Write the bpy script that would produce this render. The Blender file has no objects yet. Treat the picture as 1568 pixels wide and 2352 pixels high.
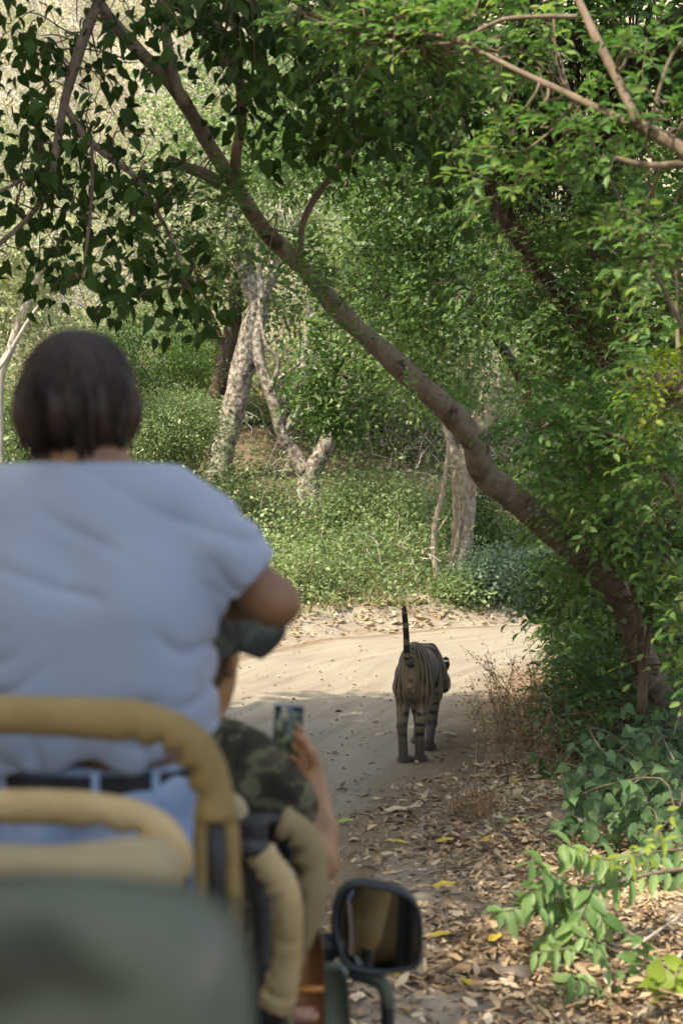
import bpy, math, random
import numpy as np
from mathutils import Vector, Matrix, Quaternion

S = bpy.context.scene
COL = S.collection
R = math.radians

# ---------------------------------------------------------------- camera, sky, sun, exposure
CAM_H = 2.2
FOC = 3600.0                       # focal length in units of a 1568 x 2352 picture
PITCH = math.atan((1176 - 1105) / FOC)
cam_d = bpy.data.cameras.new('camera')
cam = bpy.data.objects.new('camera', cam_d)
COL.objects.link(cam)
cam.location = (0, 0, CAM_H)
cam.rotation_euler = (math.pi / 2 - PITCH, 0, 0)
cam_d.sensor_fit = 'VERTICAL'
cam_d.sensor_height = 36
cam_d.lens = FOC / 2352 * 36
cam_d.clip_start = 0.1
cam_d.clip_end = 600
cam_d.dof.use_dof = True
cam_d.dof.focus_distance = 17.0
cam_d.dof.aperture_fstop = 3.3
cam_d.dof.aperture_blades = 9
S.camera = cam

SUN_EL, SUN_AZ = R(54), R(228)     # azimuth clockwise from +Y: behind the camera, to its left
sun_dir = Vector((math.cos(SUN_EL) * math.sin(SUN_AZ), math.cos(SUN_EL) * math.cos(SUN_AZ), math.sin(SUN_EL)))
W = bpy.data.worlds.new('World')
S.world = W
W.use_nodes = True
nt = W.node_tree
sky = nt.nodes.new('ShaderNodeTexSky')
sky.sky_type = 'NISHITA'
sky.sun_disc = False
sky.sun_elevation = SUN_EL
sky.sun_rotation = SUN_AZ
sky.air_density = 1.0
sky.dust_density = 2.5
sky.ozone_density = 1.0
nt.links.new(sky.outputs[0], nt.nodes['Background'].inputs[0])
nt.nodes['Background'].inputs[1].default_value = 0.15
sl = bpy.data.lights.new('sun', 'SUN')
sl.energy = 2.2
sl.angle = R(0.55)
sl.color = (1.0, 0.945, 0.85)
so = bpy.data.objects.new('sun', sl)
COL.objects.link(so)
so.rotation_euler = (-sun_dir).to_track_quat('-Z', 'Y').to_euler()
so.location = (-20, -15, 40)

S.view_settings.view_transform = 'Standard'
S.view_settings.look = 'None'
S.view_settings.gamma = 1
S.view_settings.use_curve_mapping = False
S.view_settings.exposure = 1.7
S.view_settings.use_white_balance = True
S.view_settings.white_balance_temperature = 7250
S.view_settings.white_balance_tint = 8
S.render.engine = 'CYCLES'
cy = S.cycles
cy.use_denoising = True
try:
    cy.denoiser = 'OPENIMAGEDENOISE'
    cy.denoising_input_passes = 'RGB_ALBEDO_NORMAL'
except Exception:
    pass
cy.use_adaptive_sampling = True
cy.adaptive_threshold = 0.02
cy.max_bounces = 7
cy.diffuse_bounces = 4
cy.glossy_bounces = 3
cy.transmission_bounces = 4
cy.transparent_max_bounces = 4
cy.caustics_reflective = False
cy.caustics_refractive = False
cy.sample_clamp_indirect = 6

# ---------------------------------------------------------------- helpers
_c, _s = math.cos(PITCH), math.sin(PITCH)


def P(px, py, Y):
    """World point at picture position (1568 x 2352 units) and forward distance Y."""
    x = (px - 784) / FOC
    y = -(py - 1176) / FOC
    d = np.array([x, _c + y * _s, -_s + y * _c])
    k = Y / d[1]
    return np.array([d[0] * k, Y, CAM_H + d[2] * k])


def to_px(p):
    p = np.atleast_2d(np.asarray(p, float))
    v = p - np.array([0, 0, CAM_H])
    f = v[:, 1] * _c - v[:, 2] * _s
    u = v[:, 1] * _s + v[:, 2] * _c
    f = np.where(f < .05, .05, f)
    return 784 + FOC * v[:, 0] / f, 1176 - FOC * u / f, f


def nrm(v):
    v = np.asarray(v, float)
    return v / np.maximum(np.linalg.norm(v, axis=-1, keepdims=True), 1e-9)


_nr = np.random.default_rng(5)
_NK = _nr.normal(size=(14, 3))
_NK /= np.linalg.norm(_NK, axis=1)[:, None]
_NP = _nr.uniform(0, 6.28, 14)
_NF = np.array([1, 1.17, 1.43, 0.81, 2.1, 1.9, 2.6, 2.3, 3.4, 3.9, 4.6, 5.2, 6.1, 0.7])


def noise(p, f=1.0):
    """Cheap smooth pseudo-noise, about -1..1."""
    p = np.asarray(p, float) * f
    out = np.zeros(p.shape[0])
    for k in range(14):
        out += np.sin(p @ _NK[k] * _NF[k] * 2.2 + _NP[k]) / (1 + 0.55 * _NF[k])
    return out * 0.42


def mesh_from(name, verts, polys, mat=None, smooth=True, tint=None, col=None, solo=None):
    """polys: list of (k, m) index arrays. tint: one float per vertex. col: RGB per vertex."""
    me = bpy.data.meshes.new(name)
    verts = np.asarray(verts, np.float32)
    polys = [np.asarray(q, np.int32) for q in polys if len(q)]
    nv = len(verts)
    me.vertices.add(nv)
    me.vertices.foreach_set('co', verts.ravel())
    loops = np.concatenate([q.ravel() for q in polys])
    starts, off = [], 0
    for q in polys:
        starts.append(off + np.arange(len(q), dtype=np.int32) * q.shape[1])
        off += q.size
    starts = np.concatenate(starts)
    me.loops.add(len(loops))
    me.loops.foreach_set('vertex_index', loops)
    me.polygons.add(len(starts))
    me.polygons.foreach_set('loop_start', starts)
    me.update(calc_edges=True)
    if smooth:
        me.polygons.foreach_set('use_smooth', np.ones(len(starts), bool))
    if tint is not None:
        a = me.attributes.new('tint', 'FLOAT', 'POINT')
        a.data.foreach_set('value', np.asarray(tint, np.float32))
    if solo is not None:
        a = me.attributes.new('solo', 'FLOAT', 'POINT')
        a.data.foreach_set('value', np.full(nv, solo, np.float32))
    if col is not None:
        a = me.attributes.new('col', 'FLOAT_COLOR', 'POINT')
        c4 = np.ones((nv, 4), np.float32)
        c4[:, :3] = col
        a.data.foreach_set('color', c4.ravel())
    if mat:
        me.materials.append(mat)
    return me


class MB:
    """Collects vertices and polygons for ONE mesh object."""

    def __init__(self):
        self.v, self.p, self.t, self.c, self.n = [], {}, [], [], 0

    def add(self, v, polys, tint=0.5, col=None):
        v = np.asarray(v, float)
        for q in polys:
            q = np.asarray(q)
            if len(q):
                self.p.setdefault(q.shape[1], []).append(q + self.n)
        self.v.append(v)
        self.t.append(np.broadcast_to(np.asarray(tint, float), (len(v),)))
        if col is not None:
            self.c.append(np.broadcast_to(np.asarray(col, float), (len(v), 3)))
        self.n += len(v)

    def mesh(self, name, mat, base=(0, 0, 0), smooth=True):
        v = np.concatenate(self.v) - np.asarray(base, float)
        return mesh_from(name, v, [np.concatenate(q) for q in self.p.values()], mat, smooth,
                         tint=np.concatenate(self.t), col=np.concatenate(self.c) if self.c else None)


def tag(o, label=None, cat=None, group=None, kind=None):
    if label: o['label'] = label
    if cat: o['category'] = cat
    if group: o['group'] = group
    if kind: o['kind'] = kind
    return o


def thing(name, base, label, cat, group=None):
    o = bpy.data.objects.new(name, None)
    o.empty_display_size = 0.1
    COL.objects.link(o)
    o.location = tuple(base)
    return tag(o, label, cat, group)


def world_base(o):
    b = np.array(o.location)
    while o.parent is not None:
        o = o.parent
        b = b + np.array(o.location)
    return b


def link(name, me, parent=None, loc=None):
    o = bpy.data.objects.new(name, me)
    COL.objects.link(o)
    if parent is not None:
        o.parent = parent
    if loc is not None:
        o.location = tuple(loc)
    return o


def part(name, mb, mat, parent=None, smooth=True, kind=None, pivot=None):
    """One mesh object from world-space geometry, under its thing."""
    b = world_base(parent) if parent is not None else np.zeros(3)
    if pivot is not None:
        pv = np.asarray(pivot, float)
        o = link(name, mb.mesh(name, mat, pv, smooth), parent, pv - b)
    else:
        o = link(name, mb.mesh(name, mat, b, smooth), parent)
    if kind: o['kind'] = kind
    return o


def catmull(pts, n=6):
    pts = np.asarray(pts, float)
    if len(pts) < 3:
        t = np.linspace(0, 1, n + 1)[:, None]
        return pts[0] * (1 - t) + pts[1] * t
    q = np.vstack([2 * pts[0] - pts[1], pts, 2 * pts[-1] - pts[-2]])
    out = []
    for i in range(1, len(q) - 2):
        p0, p1, p2, p3 = q[i - 1], q[i], q[i + 1], q[i + 2]
        for t in np.linspace(0, 1, n, endpoint=False):
            out.append(0.5 * (2 * p1 + (p2 - p0) * t + (2 * p0 - 5 * p1 + 4 * p2 - p3) * t ** 2 + (3 * p1 - p0 - 3 * p2 + p3) * t ** 3))
    out.append(q[-2])
    return np.array(out)


def tube(mb, pts, rad, seg=10, n=6, rough=0.0, rf=3.0, smooth_path=True, cap=True, tint=0.5, col=None, flat=1.0):
    """Swept round tube along pts. rad: per-control radius. rough: relative radius noise."""
    pts = np.asarray(pts, float)
    rad = np.broadcast_to(np.asarray(rad, float), (len(pts),))
    if smooth_path:
        pr = catmull(np.hstack([pts, rad[:, None]]), n)
        path, r = pr[:, :3], np.maximum(pr[:, 3], 1e-4)
    else:
        path, r = pts, rad
    m = len(path)
    tan = np.gradient(path, axis=0)
    tan = nrm(tan)
    ref = np.array([0, 0, 1.0]) if abs(tan[0, 2]) < .9 else np.array([1.0, 0, 0])
    u = nrm(np.cross(tan[0], ref))
    U = np.zeros((m, 3))
    for i in range(m):
        u = u - tan[i] * (u @ tan[i])
        u = u / max(np.linalg.norm(u), 1e-9)
        U[i] = u
    V = np.cross(tan, U)
    a = np.linspace(0, 2 * math.pi, seg, endpoint=False)
    ring = U[:, None] * np.cos(a)[None, :, None] + V[:, None] * np.sin(a)[None, :, None] * flat
    rr = r[:, None] * np.ones(seg)[None]
    if rough:
        q = (path[:, None] + ring * r[:, None, None])
        rr = rr * (1 + rough * noise(q.reshape(-1, 3), rf).reshape(m, seg))
    v = path[:, None] + ring * rr[:, :, None]
    i = np.arange(m - 1)[:, None] * seg
    j = np.arange(seg)[None]
    j2 = (j + 1) % seg
    q = np.stack([i + j, i + j2, i + seg + j2, i + seg + j], -1).reshape(-1, 4)
    vv = v.reshape(-1, 3)
    polys = [q]
    if cap:
        vv = np.vstack([vv, path[0], path[-1]])
        k = np.arange(seg)
        polys.append(np.stack([np.full(seg, m * seg), (k + 1) % seg, k], -1))
        b0 = (m - 1) * seg
        polys.append(np.stack([np.full(seg, m * seg + 1), b0 + k, b0 + (k + 1) % seg], -1))
    mb.add(vv, polys, tint, col)


def box(mb, c, size, rot=None, bevel=0.0, col=None):
    """Bevelled box (24 vertices when bevelled)."""
    hx, hy, hz = [s / 2 for s in size]
    b = min(bevel, hx * .9, hy * .9, hz * .9)
    if b <= 0:
        v = np.array([(x, y, z) for x in (-hx, hx) for y in (-hy, hy) for z in (-hz, hz)])
        f = np.array([(0, 1, 3, 2), (4, 6, 7, 5), (0, 4, 5, 1), (2, 3, 7, 6), (0, 2, 6, 4), (1, 5, 7, 3)])
        polys = [f]
    else:
        v, idx = [], {}
        for sx in (-1, 1):
            for sy in (-1, 1):
                for sz in (-1, 1):
                    for ax in range(3):
                        q = [sx * (hx - b), sy * (hy - b), sz * (hz - b)]
                        q[ax] = (sx, sy, sz)[ax] * (hx, hy, hz)[ax]
                        idx[(sx, sy, sz, ax)] = len(v)
                        v.append(q)
        v = np.array(v)
        quads, tris = [], []
        for ax in range(3):
            o = [k for k in range(3) if k != ax]
            for s in (-1, 1):
                cyc = [(-1, -1), (1, -1), (1, 1), (-1, 1)]
                f = []
                for a1, a2 in cyc:
                    sg = [0, 0, 0]
                    sg[ax], sg[o[0]], sg[o[1]] = s, a1, a2
                    f.append(idx[(*sg, ax)])
                flip = (s < 0) != (ax == 1)
                quads.append(f[::-1] if flip else f)
            for a1 in (-1, 1):
                for a2 in (-1, 1):
                    sg0, sg1 = [0, 0, 0], [0, 0, 0]
                    sg0[ax], sg1[ax] = -1, 1
                    sg0[o[0]] = sg1[o[0]] = a1
                    sg0[o[1]] = sg1[o[1]] = a2
                    quads.append([idx[(*sg0, o[0])], idx[(*sg1, o[0])], idx[(*sg1, o[1])], idx[(*sg0, o[1])]])
        for sx in (-1, 1):
            for sy in (-1, 1):
                for sz in (-1, 1):
                    tris.append([idx[(sx, sy, sz, k)] for k in range(3)])
        polys = [np.array(quads), np.array(tris)]
    if rot is not None:
        v = v @ np.array(rot.to_matrix() if hasattr(rot, 'to_matrix') else rot).T
    mb.add(v + np.asarray(c, float), polys, 0.5, col)


# ---------------------------------------------------------------- materials
def mat_base(name):
    m = bpy.data.materials.new(name)
    m.use_nodes = True
    t = m.node_tree
    t.nodes.clear()
    out = t.nodes.new('ShaderNodeOutputMaterial')
    return m, t, out


def N(t, kind, **kw):
    n = t.nodes.new(kind)
    for k, v in kw.items():
        if k.startswith('i_'):
            n.inputs[k[2:].replace('_', ' ')].default_value = v
        else:
            setattr(n, k, v)
    return n


def ramp(t, fac, stops, interp='LINEAR'):
    r = t.nodes.new('ShaderNodeValToRGB')
    r.color_ramp.interpolation = interp
    e = r.color_ramp.elements
    while len(e) < len(stops): e.new(0.5)
    for k, (p, c) in zip(e, stops):
        k.position = p
        k.color = (*c, 1) if len(c) == 3 else c
    t.links.new(fac, r.inputs[0])
    return r.outputs[0]


def noise_node(t, scale, detail=5, rough=.6, stretch=None, space='Object', dist=0.0):
    tc = t.nodes.new('ShaderNodeTexCoord')
    src = tc.outputs[space]
    if stretch:
        mp = t.nodes.new('ShaderNodeMapping')
        mp.inputs['Scale'].default_value = stretch
        t.links.new(src, mp.inputs[0])
        src = mp.outputs[0]
    n = t.nodes.new('ShaderNodeTexNoise')
    n.inputs['Scale'].default_value = scale
    n.inputs['Detail'].default_value = detail
    n.inputs['Roughness'].default_value = rough
    n.inputs['Distortion'].default_value = dist
    t.links.new(src, n.inputs['Vector'])
    return n


def bump(t, height, strength=.4, dist=.02):
    b = t.nodes.new('ShaderNodeBump')
    b.inputs['Strength'].default_value = strength
    b.inputs['Distance'].default_value = dist
    t.links.new(height, b.inputs['Height'])
    return b.outputs[0]


def surf_mat(name, stops, scale=4, detail=6, rough=.8, bump_s=.4, bump_d=.02, bscale=None, stretch=None, spec=.3, metal=0, interp='LINEAR', dist=0.0, sheen=0):
    m, t, out = mat_base(name)
    n = noise_node(t, scale, detail, .62, stretch, dist=dist)
    c = ramp(t, n.outputs[0], stops, interp)
    p = N(t, 'ShaderNodeBsdfPrincipled', i_Roughness=rough, i_Metallic=metal)
    p.inputs['Specular IOR Level'].default_value = spec
    if sheen:
        p.inputs['Sheen Weight'].default_value = sheen
    t.links.new(c, p.inputs['Base Color'])
    if bump_s:
        n2 = noise_node(t, bscale or scale * 3, 6, .65, stretch)
        t.links.new(bump(t, n2.outputs[0], bump_s, bump_d), p.inputs['Normal'])
    t.links.new(p.outputs[0], out.inputs[0])
    return m


def leaf_mat(name, c_dark, c_light, trans=.38, rough=.5, spec=.35, extra=None):
    """Leaf: colour runs dark-light with the leaf's own tint; a share of the light passes through."""
    m, t, out = mat_base(name)
    at = N(t, 'ShaderNodeAttribute', attribute_name='tint')
    so_ = N(t, 'ShaderNodeAttribute', attribute_name='solo')
    oi = t.nodes.new('ShaderNodeObjectInfo')
    mul = N(t, 'ShaderNodeMath', operation='MULTIPLY')
    t.links.new(oi.outputs['Random'], mul.inputs[0])
    t.links.new(so_.outputs['Fac'], mul.inputs[1])
    add = N(t, 'ShaderNodeMath', operation='ADD')
    t.links.new(at.outputs['Fac'], add.inputs[0])
    t.links.new(mul.outputs[0], add.inputs[1])
    stops = [(0.0, c_dark), (0.8, c_light), (1.0, extra or c_light)]
    c = ramp(t, add.outputs[0], stops)
    p = N(t, 'ShaderNodeBsdfPrincipled', i_Roughness=rough)
    p.inputs['Specular IOR Level'].default_value = spec
    t.links.new(c, p.inputs['Base Color'])
    tr = t.nodes.new('ShaderNodeBsdfTranslucent')
    hs = N(t, 'ShaderNodeHueSaturation', i_Saturation=1.1, i_Value=1.5)
    hs.inputs['Hue'].default_value = 0.487
    t.links.new(c, hs.inputs['Color'])
    t.links.new(hs.outputs[0], tr.inputs['Color'])
    mx = t.nodes.new('ShaderNodeMixShader')
    mx.inputs[0].default_value = trans
    t.links.new(p.outputs[0], mx.inputs[1])
    t.links.new(tr.outputs[0], mx.inputs[2])
    t.links.new(mx.outputs[0], out.inputs[0])
    return m


def col_mat(name, rough=.7, spec=.3, bump_s=0.3, bscale=60, bump_d=.004, sheen=0, sss=0):
    """Colour comes from the mesh's own 'col' attribute."""
    m, t, out = mat_base(name)
    a = N(t, 'ShaderNodeAttribute', attribute_name='col')
    p = N(t, 'ShaderNodeBsdfPrincipled', i_Roughness=rough)
    p.inputs['Specular IOR Level'].default_value = spec
    if sheen: p.inputs['Sheen Weight'].default_value = sheen
    t.links.new(a.outputs['Color'], p.inputs['Base Color'])
    if bump_s:
        n2 = noise_node(t, bscale, 4, .6)
        t.links.new(bump(t, n2.outputs[0], bump_s, bump_d), p.inputs['Normal'])
    t.links.new(p.outputs[0], out.inputs[0])
    return m


def bark_mat(name, c1, c2, c3, scale=14, stretch=(1, 1, .35), patch=None, bs=.7):
    m, t, out = mat_base(name)
    n = noise_node(t, scale, 8, .68, stretch)
    c = ramp(t, n.outputs[0], [(.32, c1), (.5, c2), (.68, c3)])
    if patch:
        pc, psc, lo, hi = patch
        n3 = noise_node(t, psc, 6, .7)
        f = ramp(t, n3.outputs[0], [(lo, (0, 0, 0)), (hi, (1, 1, 1))])
        mx = N(t, 'ShaderNodeMix', data_type='RGBA')
        t.links.new(f, mx.inputs[0])
        t.links.new(c, mx.inputs[6])
        mx.inputs[7].default_value = (*pc, 1)
        c = mx.outputs[2]
    p = N(t, 'ShaderNodeBsdfPrincipled', i_Roughness=.88)
    p.inputs['Specular IOR Level'].default_value = .2
    t.links.new(c, p.inputs['Base Color'])
    n2 = noise_node(t, scale * 2.2, 8, .7, stretch)
    t.links.new(bump(t, n2.outputs[0], bs, .03), p.inputs['Normal'])
    t.links.new(p.outputs[0], out.inputs[0])
    return m


# ---------------------------------------------------------------- leaves
def _tmpl(v, f):
    return np.array(v, float), np.array(f)


L2 = _tmpl([(0, 0, 0), (.24, .48, .07), (0, 1, -.04), (-.24, .48, .07)], [(0, 1, 2), (0, 2, 3)])
L2W = _tmpl([(0, 0, 0), (.34, .45, .09), (0, 1, -.05), (-.34, .45, .09)], [(0, 1, 2), (0, 2, 3)])
L6 = _tmpl([(0, 0, 0), (.19, .28, .05), (.21, .62, .05), (0, 1, -.1), (-.21, .62, .05), (-.19, .28, .05), (0, .5, -.01)],
           [(0, 1, 6), (1, 2, 6), (2, 3, 6), (3, 4, 6), (4, 5, 6), (5, 0, 6)])
LW = _tmpl([(0, 0, 0), (.2, .15, .06), (.33, .42, .08), (.24, .75, .04), (0, 1, -.14), (-.24, .75, .04), (-.33, .42, .08), (-.2, .15, .06), (0, .3, 0), (0, .68, -.03)],
           [(0, 1, 8), (1, 2, 8), (2, 3, 9), (2, 9, 8), (3, 4, 9), (4, 5, 9), (5, 6, 9), (6, 8, 9), (6, 7, 8), (7, 0, 8)])
HEART = _tmpl([(0, .06, 0), (.2, -.04, .03), (.4, .12, .07), (.42, .38, .07), (.27, .66, .03), (.09, .88, -.05), (0, 1.1, -.14),
               (-.09, .88, -.05), (-.27, .66, .03), (-.42, .38, .07), (-.4, .12, .07), (-.2, -.04, .03), (0, .38, -.01), (0, .7, -.04),
               (-.02, -.28, .02), (.02, -.28, .02)],
              [(0, 1, 12), (1, 2, 12), (2, 3, 12), (3, 4, 13), (3, 13, 12), (4, 5, 13), (5, 6, 13), (6, 7, 13), (7, 8, 13), (8, 9, 12), (8, 12, 13),
               (9, 10, 12), (10, 11, 12), (11, 0, 12), (0, 14, 15)])
FIC = (HEART[0] * np.array([.74, 1, 1]), HEART[1])
LN = (LW[0] * np.array([.6, 1, .9]), LW[1])
DRY = _tmpl([(0, 0, .05), (.2, .2, .02), (.27, .5, .16), (.16, .82, .06), (0, 1, .18), (-.15, .8, .1), (-.25, .48, .2), (-.18, .2, .06), (0, .35, 0), (0, .7, .03)],
            [(0, 1, 8), (1, 2, 8), (2, 3, 9), (2, 9, 8), (3, 4, 9), (4, 5, 9), (5, 6, 9), (6, 8, 9), (6, 7, 8), (7, 0, 8)])


def leaf_geo(mb, tm, pos, axis, nor, size, tint, width=1.0):
    T, F = tm
    pos = np.asarray(pos, float)
    k = len(pos)
    if k == 0: return
    axis = nrm(axis)
    side = nrm(np.cross(axis, nor))
    nor = np.cross(side, axis)
    size = np.broadcast_to(np.asarray(size, float), (k,))
    width = np.broadcast_to(np.asarray(width, float), (k,)) * np.random.default_rng(k + 3).uniform(.72, 1.22, k)
    curl = np.random.default_rng(k + 4).uniform(.3, 2.4, k)
    v = pos[:, None] + size[:, None, None] * (T[None, :, 0, None] * side[:, None] * width[:, None, None] + T[None, :, 1, None] * axis[:, None] + T[None, :, 2, None] * (nor * curl[:, None])[:, None])
    f = (np.arange(k)[:, None, None] * len(T) + F[None]).reshape(-1, F.shape[1])
    mb.add(v.reshape(-1, 3), [f], np.repeat(np.broadcast_to(np.asarray(tint, float), (k,)), len(T)))


_solo = {}


def leaf_objs(parent, tm, pos, axis, nor, size, mat, name='leaf', width=None):
    """Each leaf its own object under its plant; all share one mesh."""
    key = (id(tm), mat.name)
    if key not in _solo:
        _solo[key] = mesh_from(name, tm[0], [tm[1]], mat, True, tint=np.zeros(len(tm[0])), solo=1.0)
    me = _solo[key]
    b = world_base(parent)
    rw = np.random.default_rng(len(pos) + 9)
    width = rw.uniform(.75, 1.2, len(pos)) if width is None else width
    axis = nrm(axis)
    side = nrm(np.cross(axis, nor))
    nor = np.cross(side, axis) * rw.uniform(.3, 2.4, len(pos))[:, None]
    for i in range(len(pos)):
        o = bpy.data.objects.new(name, me)
        s = size[i]
        w = 1.0 if width is None else width[i]
        M = Matrix(((side[i, 0] * w * s, axis[i, 0] * s, nor[i, 0] * s, pos[i, 0] - b[0]),
                    (side[i, 1] * w * s, axis[i, 1] * s, nor[i, 1] * s, pos[i, 1] - b[1]),
                    (side[i, 2] * w * s, axis[i, 2] * s, nor[i, 2] * s, pos[i, 2] - b[2]),
                    (0, 0, 0, 1)))
        o.parent = parent
        o.matrix_basis = M
        COL.objects.link(o)


# leaves in front of the leaning trunk are sparse: (picture line, half width, share dropped)
CLEAR = [(np.array([(1395, 1330), (1420, 1375), (1478, 1515), (1525, 1625), (1562, 1715)], float), 38, .93),
         (np.array([(1100, 1060), (1190, 1150), (1255, 1213), (1345, 1290)], float), 34, .72),
         (np.array([(1150, 480), (1190, 545), (1240, 630), (1320, 720), (1395, 820)], float), 26, .8)]


def clear_front(L, Yt=11.0):
    pos = L[0]
    x, y, f = to_px(pos)
    p = np.c_[x, y]
    rr = np.random.default_rng(len(pos))
    keep = np.ones(len(pos), bool)
    for line, hw, share in CLEAR:
        d = np.full(len(p), 1e9)
        for a, b in zip(line[:-1], line[1:]):
            ab = b - a
            t = np.clip(((p - a) @ ab) / (ab @ ab), 0, 1)
            d = np.minimum(d, np.linalg.norm(p - (a + t[:, None] * ab), axis=1))
        keep &= ~((d < hw) & (f < (12.6 if hw > 30 else 14.1)) & (rr.random(len(p)) < share))
    return tuple(a[keep] for a in L)


def put_leaves(parent, tm, L, mat, n_solo=300, mass='foliage', far_tm=None):
    """The leaves that show largest become objects of their own, the rest one mass."""
    pos, axis, nor, size, tint = L
    x, y, f = to_px(pos)
    inside = (x > -20) & (x < 1590) & (y > -20) & (y < 2370)
    rank = np.where(inside, size / f, -1) * np.random.default_rng(len(pos)).uniform(.85, 1.15, len(pos))
    order = np.argsort(-rank)
    a, b = order[:n_solo], order[n_solo:]
    a = a[rank[a] > 0] if n_solo else a
    if n_solo: b = np.setdiff1d(order, a)
    if n_solo and len(a):
        leaf_objs(parent, tm, pos[a], axis[a], nor[a], size[a], mat)
    if len(b):
        mb = MB()
        leaf_geo(mb, far_tm or tm, pos[b], axis[b], nor[b], size[b], tint[b])
        part(mass, mb, mat, parent, kind='stuff')


def cat_l(*Ls):
    return tuple(np.concatenate([L[k] for L in Ls]) for k in range(5))


def blob_points(rng, blobs, n):
    """n points in ellipsoids (centre, radii), weighted to their skins; also outward directions."""
    w = np.array([b[1][0] * b[1][1] * b[1][2] for b in blobs]) ** .75
    k = rng.choice(len(blobs), n, p=w / w.sum())
    c = np.array([b[0] for b in blobs])[k]
    r = np.array([b[1] for b in blobs])[k]
    d = nrm(rng.normal(size=(n, 3)))
    rad = rng.uniform(.25, 1, n) ** .5
    return c + d * r * rad[:, None], d


def sprays(rng, org, dirs, length, nleaf, leaf_len, stem_mb=None, droop=.35, spread=.9, jitter=.25, stem_r=.003, flat=True, up=0.9):
    """Leafy twigs: alternate leaves along a drooping stem. Returns the leaves (pos, axis, normal, size, tint)."""
    K = len(org)
    dirs = nrm(dirs)
    length = np.broadcast_to(length, (K,))
    t = (np.arange(nleaf) + .7) / (nleaf + .2)
    g = np.array([0, 0, -1.0])

    def at(tt):
        return org[:, None] + dirs[:, None] * (length[:, None] * tt[None])[:, :, None] + g * (droop * length[:, None] * tt[None] ** 2)[:, :, None]
    pos = at(t)
    tang = nrm(dirs[:, None] + g * (2 * droop * t)[None, :, None])
    upv = nrm(np.array([0, 0, 1.0]) + rng.normal(size=(K, 3)) * (1 - up) * 1.5)
    side = nrm(np.cross(tang, upv[:, None]))
    sg = np.where(np.arange(nleaf) % 2 == 0, 1.0, -1.0)[None, :, None]
    ax = tang * (1 - spread * .55) + side * sg * spread + rng.normal(size=(K, nleaf, 3)) * jitter
    ax[:, -1] = tang[:, -1]
    no = np.cross(side, tang) + rng.normal(size=(K, nleaf, 3)) * jitter * 1.2
    sz = leaf_len * rng.uniform(.7, 1.15, (K, nleaf)) * (1 - .35 * np.abs(t - .5)[None])
    ti = np.clip(rng.normal(.45, .2, (K, 1)) + rng.normal(0, .12, (K, nleaf)) + (t[None] > .85) * .18, 0, 1)
    if stem_mb is not None:
        tt = np.array([0, .5, 1.0])
        q = at(tt)
        a = np.cross(dirs, [0.3, .2, .9])
        a = nrm(a)
        b = np.cross(dirs, a)
        rr = stem_r * np.array([1, .7, .3])
        ring = np.stack([a, -a * .5 + b * .87, -a * .5 - b * .87], 1)
        v = q[:, :, None] + ring[:, None] * rr[None, :, None, None]
        f = []
        for s_ in range(2):
            for j in range(3):
                j2 = (j + 1) % 3
                f.append([s_ * 3 + j, s_ * 3 + j2, s_ * 3 + 3 + j2, s_ * 3 + 3 + j])
        f = (np.arange(K)[:, None, None] * 9 + np.array(f)[None]).reshape(-1, 4)
        stem_mb.add(v.reshape(-1, 3), [f])
    return pos.reshape(-1, 3), ax.reshape(-1, 3), no.reshape(-1, 3), sz.ravel(), ti.ravel()


def scatter_leaves(rng, pts, out, size, droop=.3, tint_mu=.45, tint_sd=.2):
    n = len(pts)
    ax = nrm(out + rng.normal(size=(n, 3)) * .7 + np.array([0, 0, -droop]))
    no = nrm(np.array([0, 0, 1.0]) + rng.normal(size=(n, 3)) * .55 + out * .4)
    return pts, ax, no, size * rng.uniform(.65, 1.2, n), np.clip(rng.normal(tint_mu, tint_sd, n), 0, 1)


def clumpy(rng, blobs, n_clump, per, size, spread=.22, tint_sd=.22, droop=.3):
    """Leaves gathered in clumps spread through blobs: light gaps between clumps."""
    c, d = blob_points(rng, blobs, n_clump)
    k = np.repeat(np.arange(n_clump), per)
    p = c[k] + rng.normal(size=(len(k), 3)) * spread * np.array([1, 1, .75]) * rng.uniform(.6, 1.3, n_clump)[k][:, None]
    out = nrm(p - c[k] + d[k] * .15)
    mu = np.clip(rng.normal(.42, tint_sd, n_clump), .05, .9)
    L = list(scatter_leaves(rng, p, out, size, droop))
    L[4] = np.clip(mu[k] + rng.normal(0, .1, len(k)), 0, 1)
    return tuple(L), c


def twigs(mb, rng, a, b, r0=.012, r1=.004, wob=.12, seg=4, n=3, tint=.5):
    """Crooked thin branches from each a to each b."""
    for p, q in zip(a, b):
        L = np.linalg.norm(q - p)
        m1 = p + (q - p) * .35 + rng.normal(size=3) * L * wob
        m2 = p + (q - p) * .7 + rng.normal(size=3) * L * wob
        tube(mb, [p, m1, m2, q], [r0, r0 * .8 + r1 * .2, (r0 + r1) / 2, r1], seg=seg, n=n, cap=False, tint=tint)
# ---------------------------------------------------------------- terrain
EDGE_L = np.array([(-4.2, -60), (-4.2, -8), (-4.0, 4), (-3.3, 12), (-2.1, 17), (-1.25, 19.5), (-.25, 21.6), (1.4, 23.2), (2.8, 23.9), (6, 25.2), (12, 27), (60, 36)], float)
EDGE_R = np.array([(-.1, -60), (-.1, -8), (-.05, 5), (.0, 8), (.3, 9.6), (1.0, 12), (1.6, 15), (2.4, 18), (3.3, 20.2), (6, 21.3), (12, 22.8), (60, 31)], float)


def seg_dist(p, poly):
    best = np.full(len(p), 1e9)
    for a, b in zip(poly[:-1], poly[1:]):
        ab = b - a
        t = np.clip(((p - a) @ ab) / (ab @ ab), 0, 1)
        d = np.linalg.norm(p - (a + t[:, None] * ab), axis=1)
        best = np.minimum(best, d)
    return best


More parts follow.
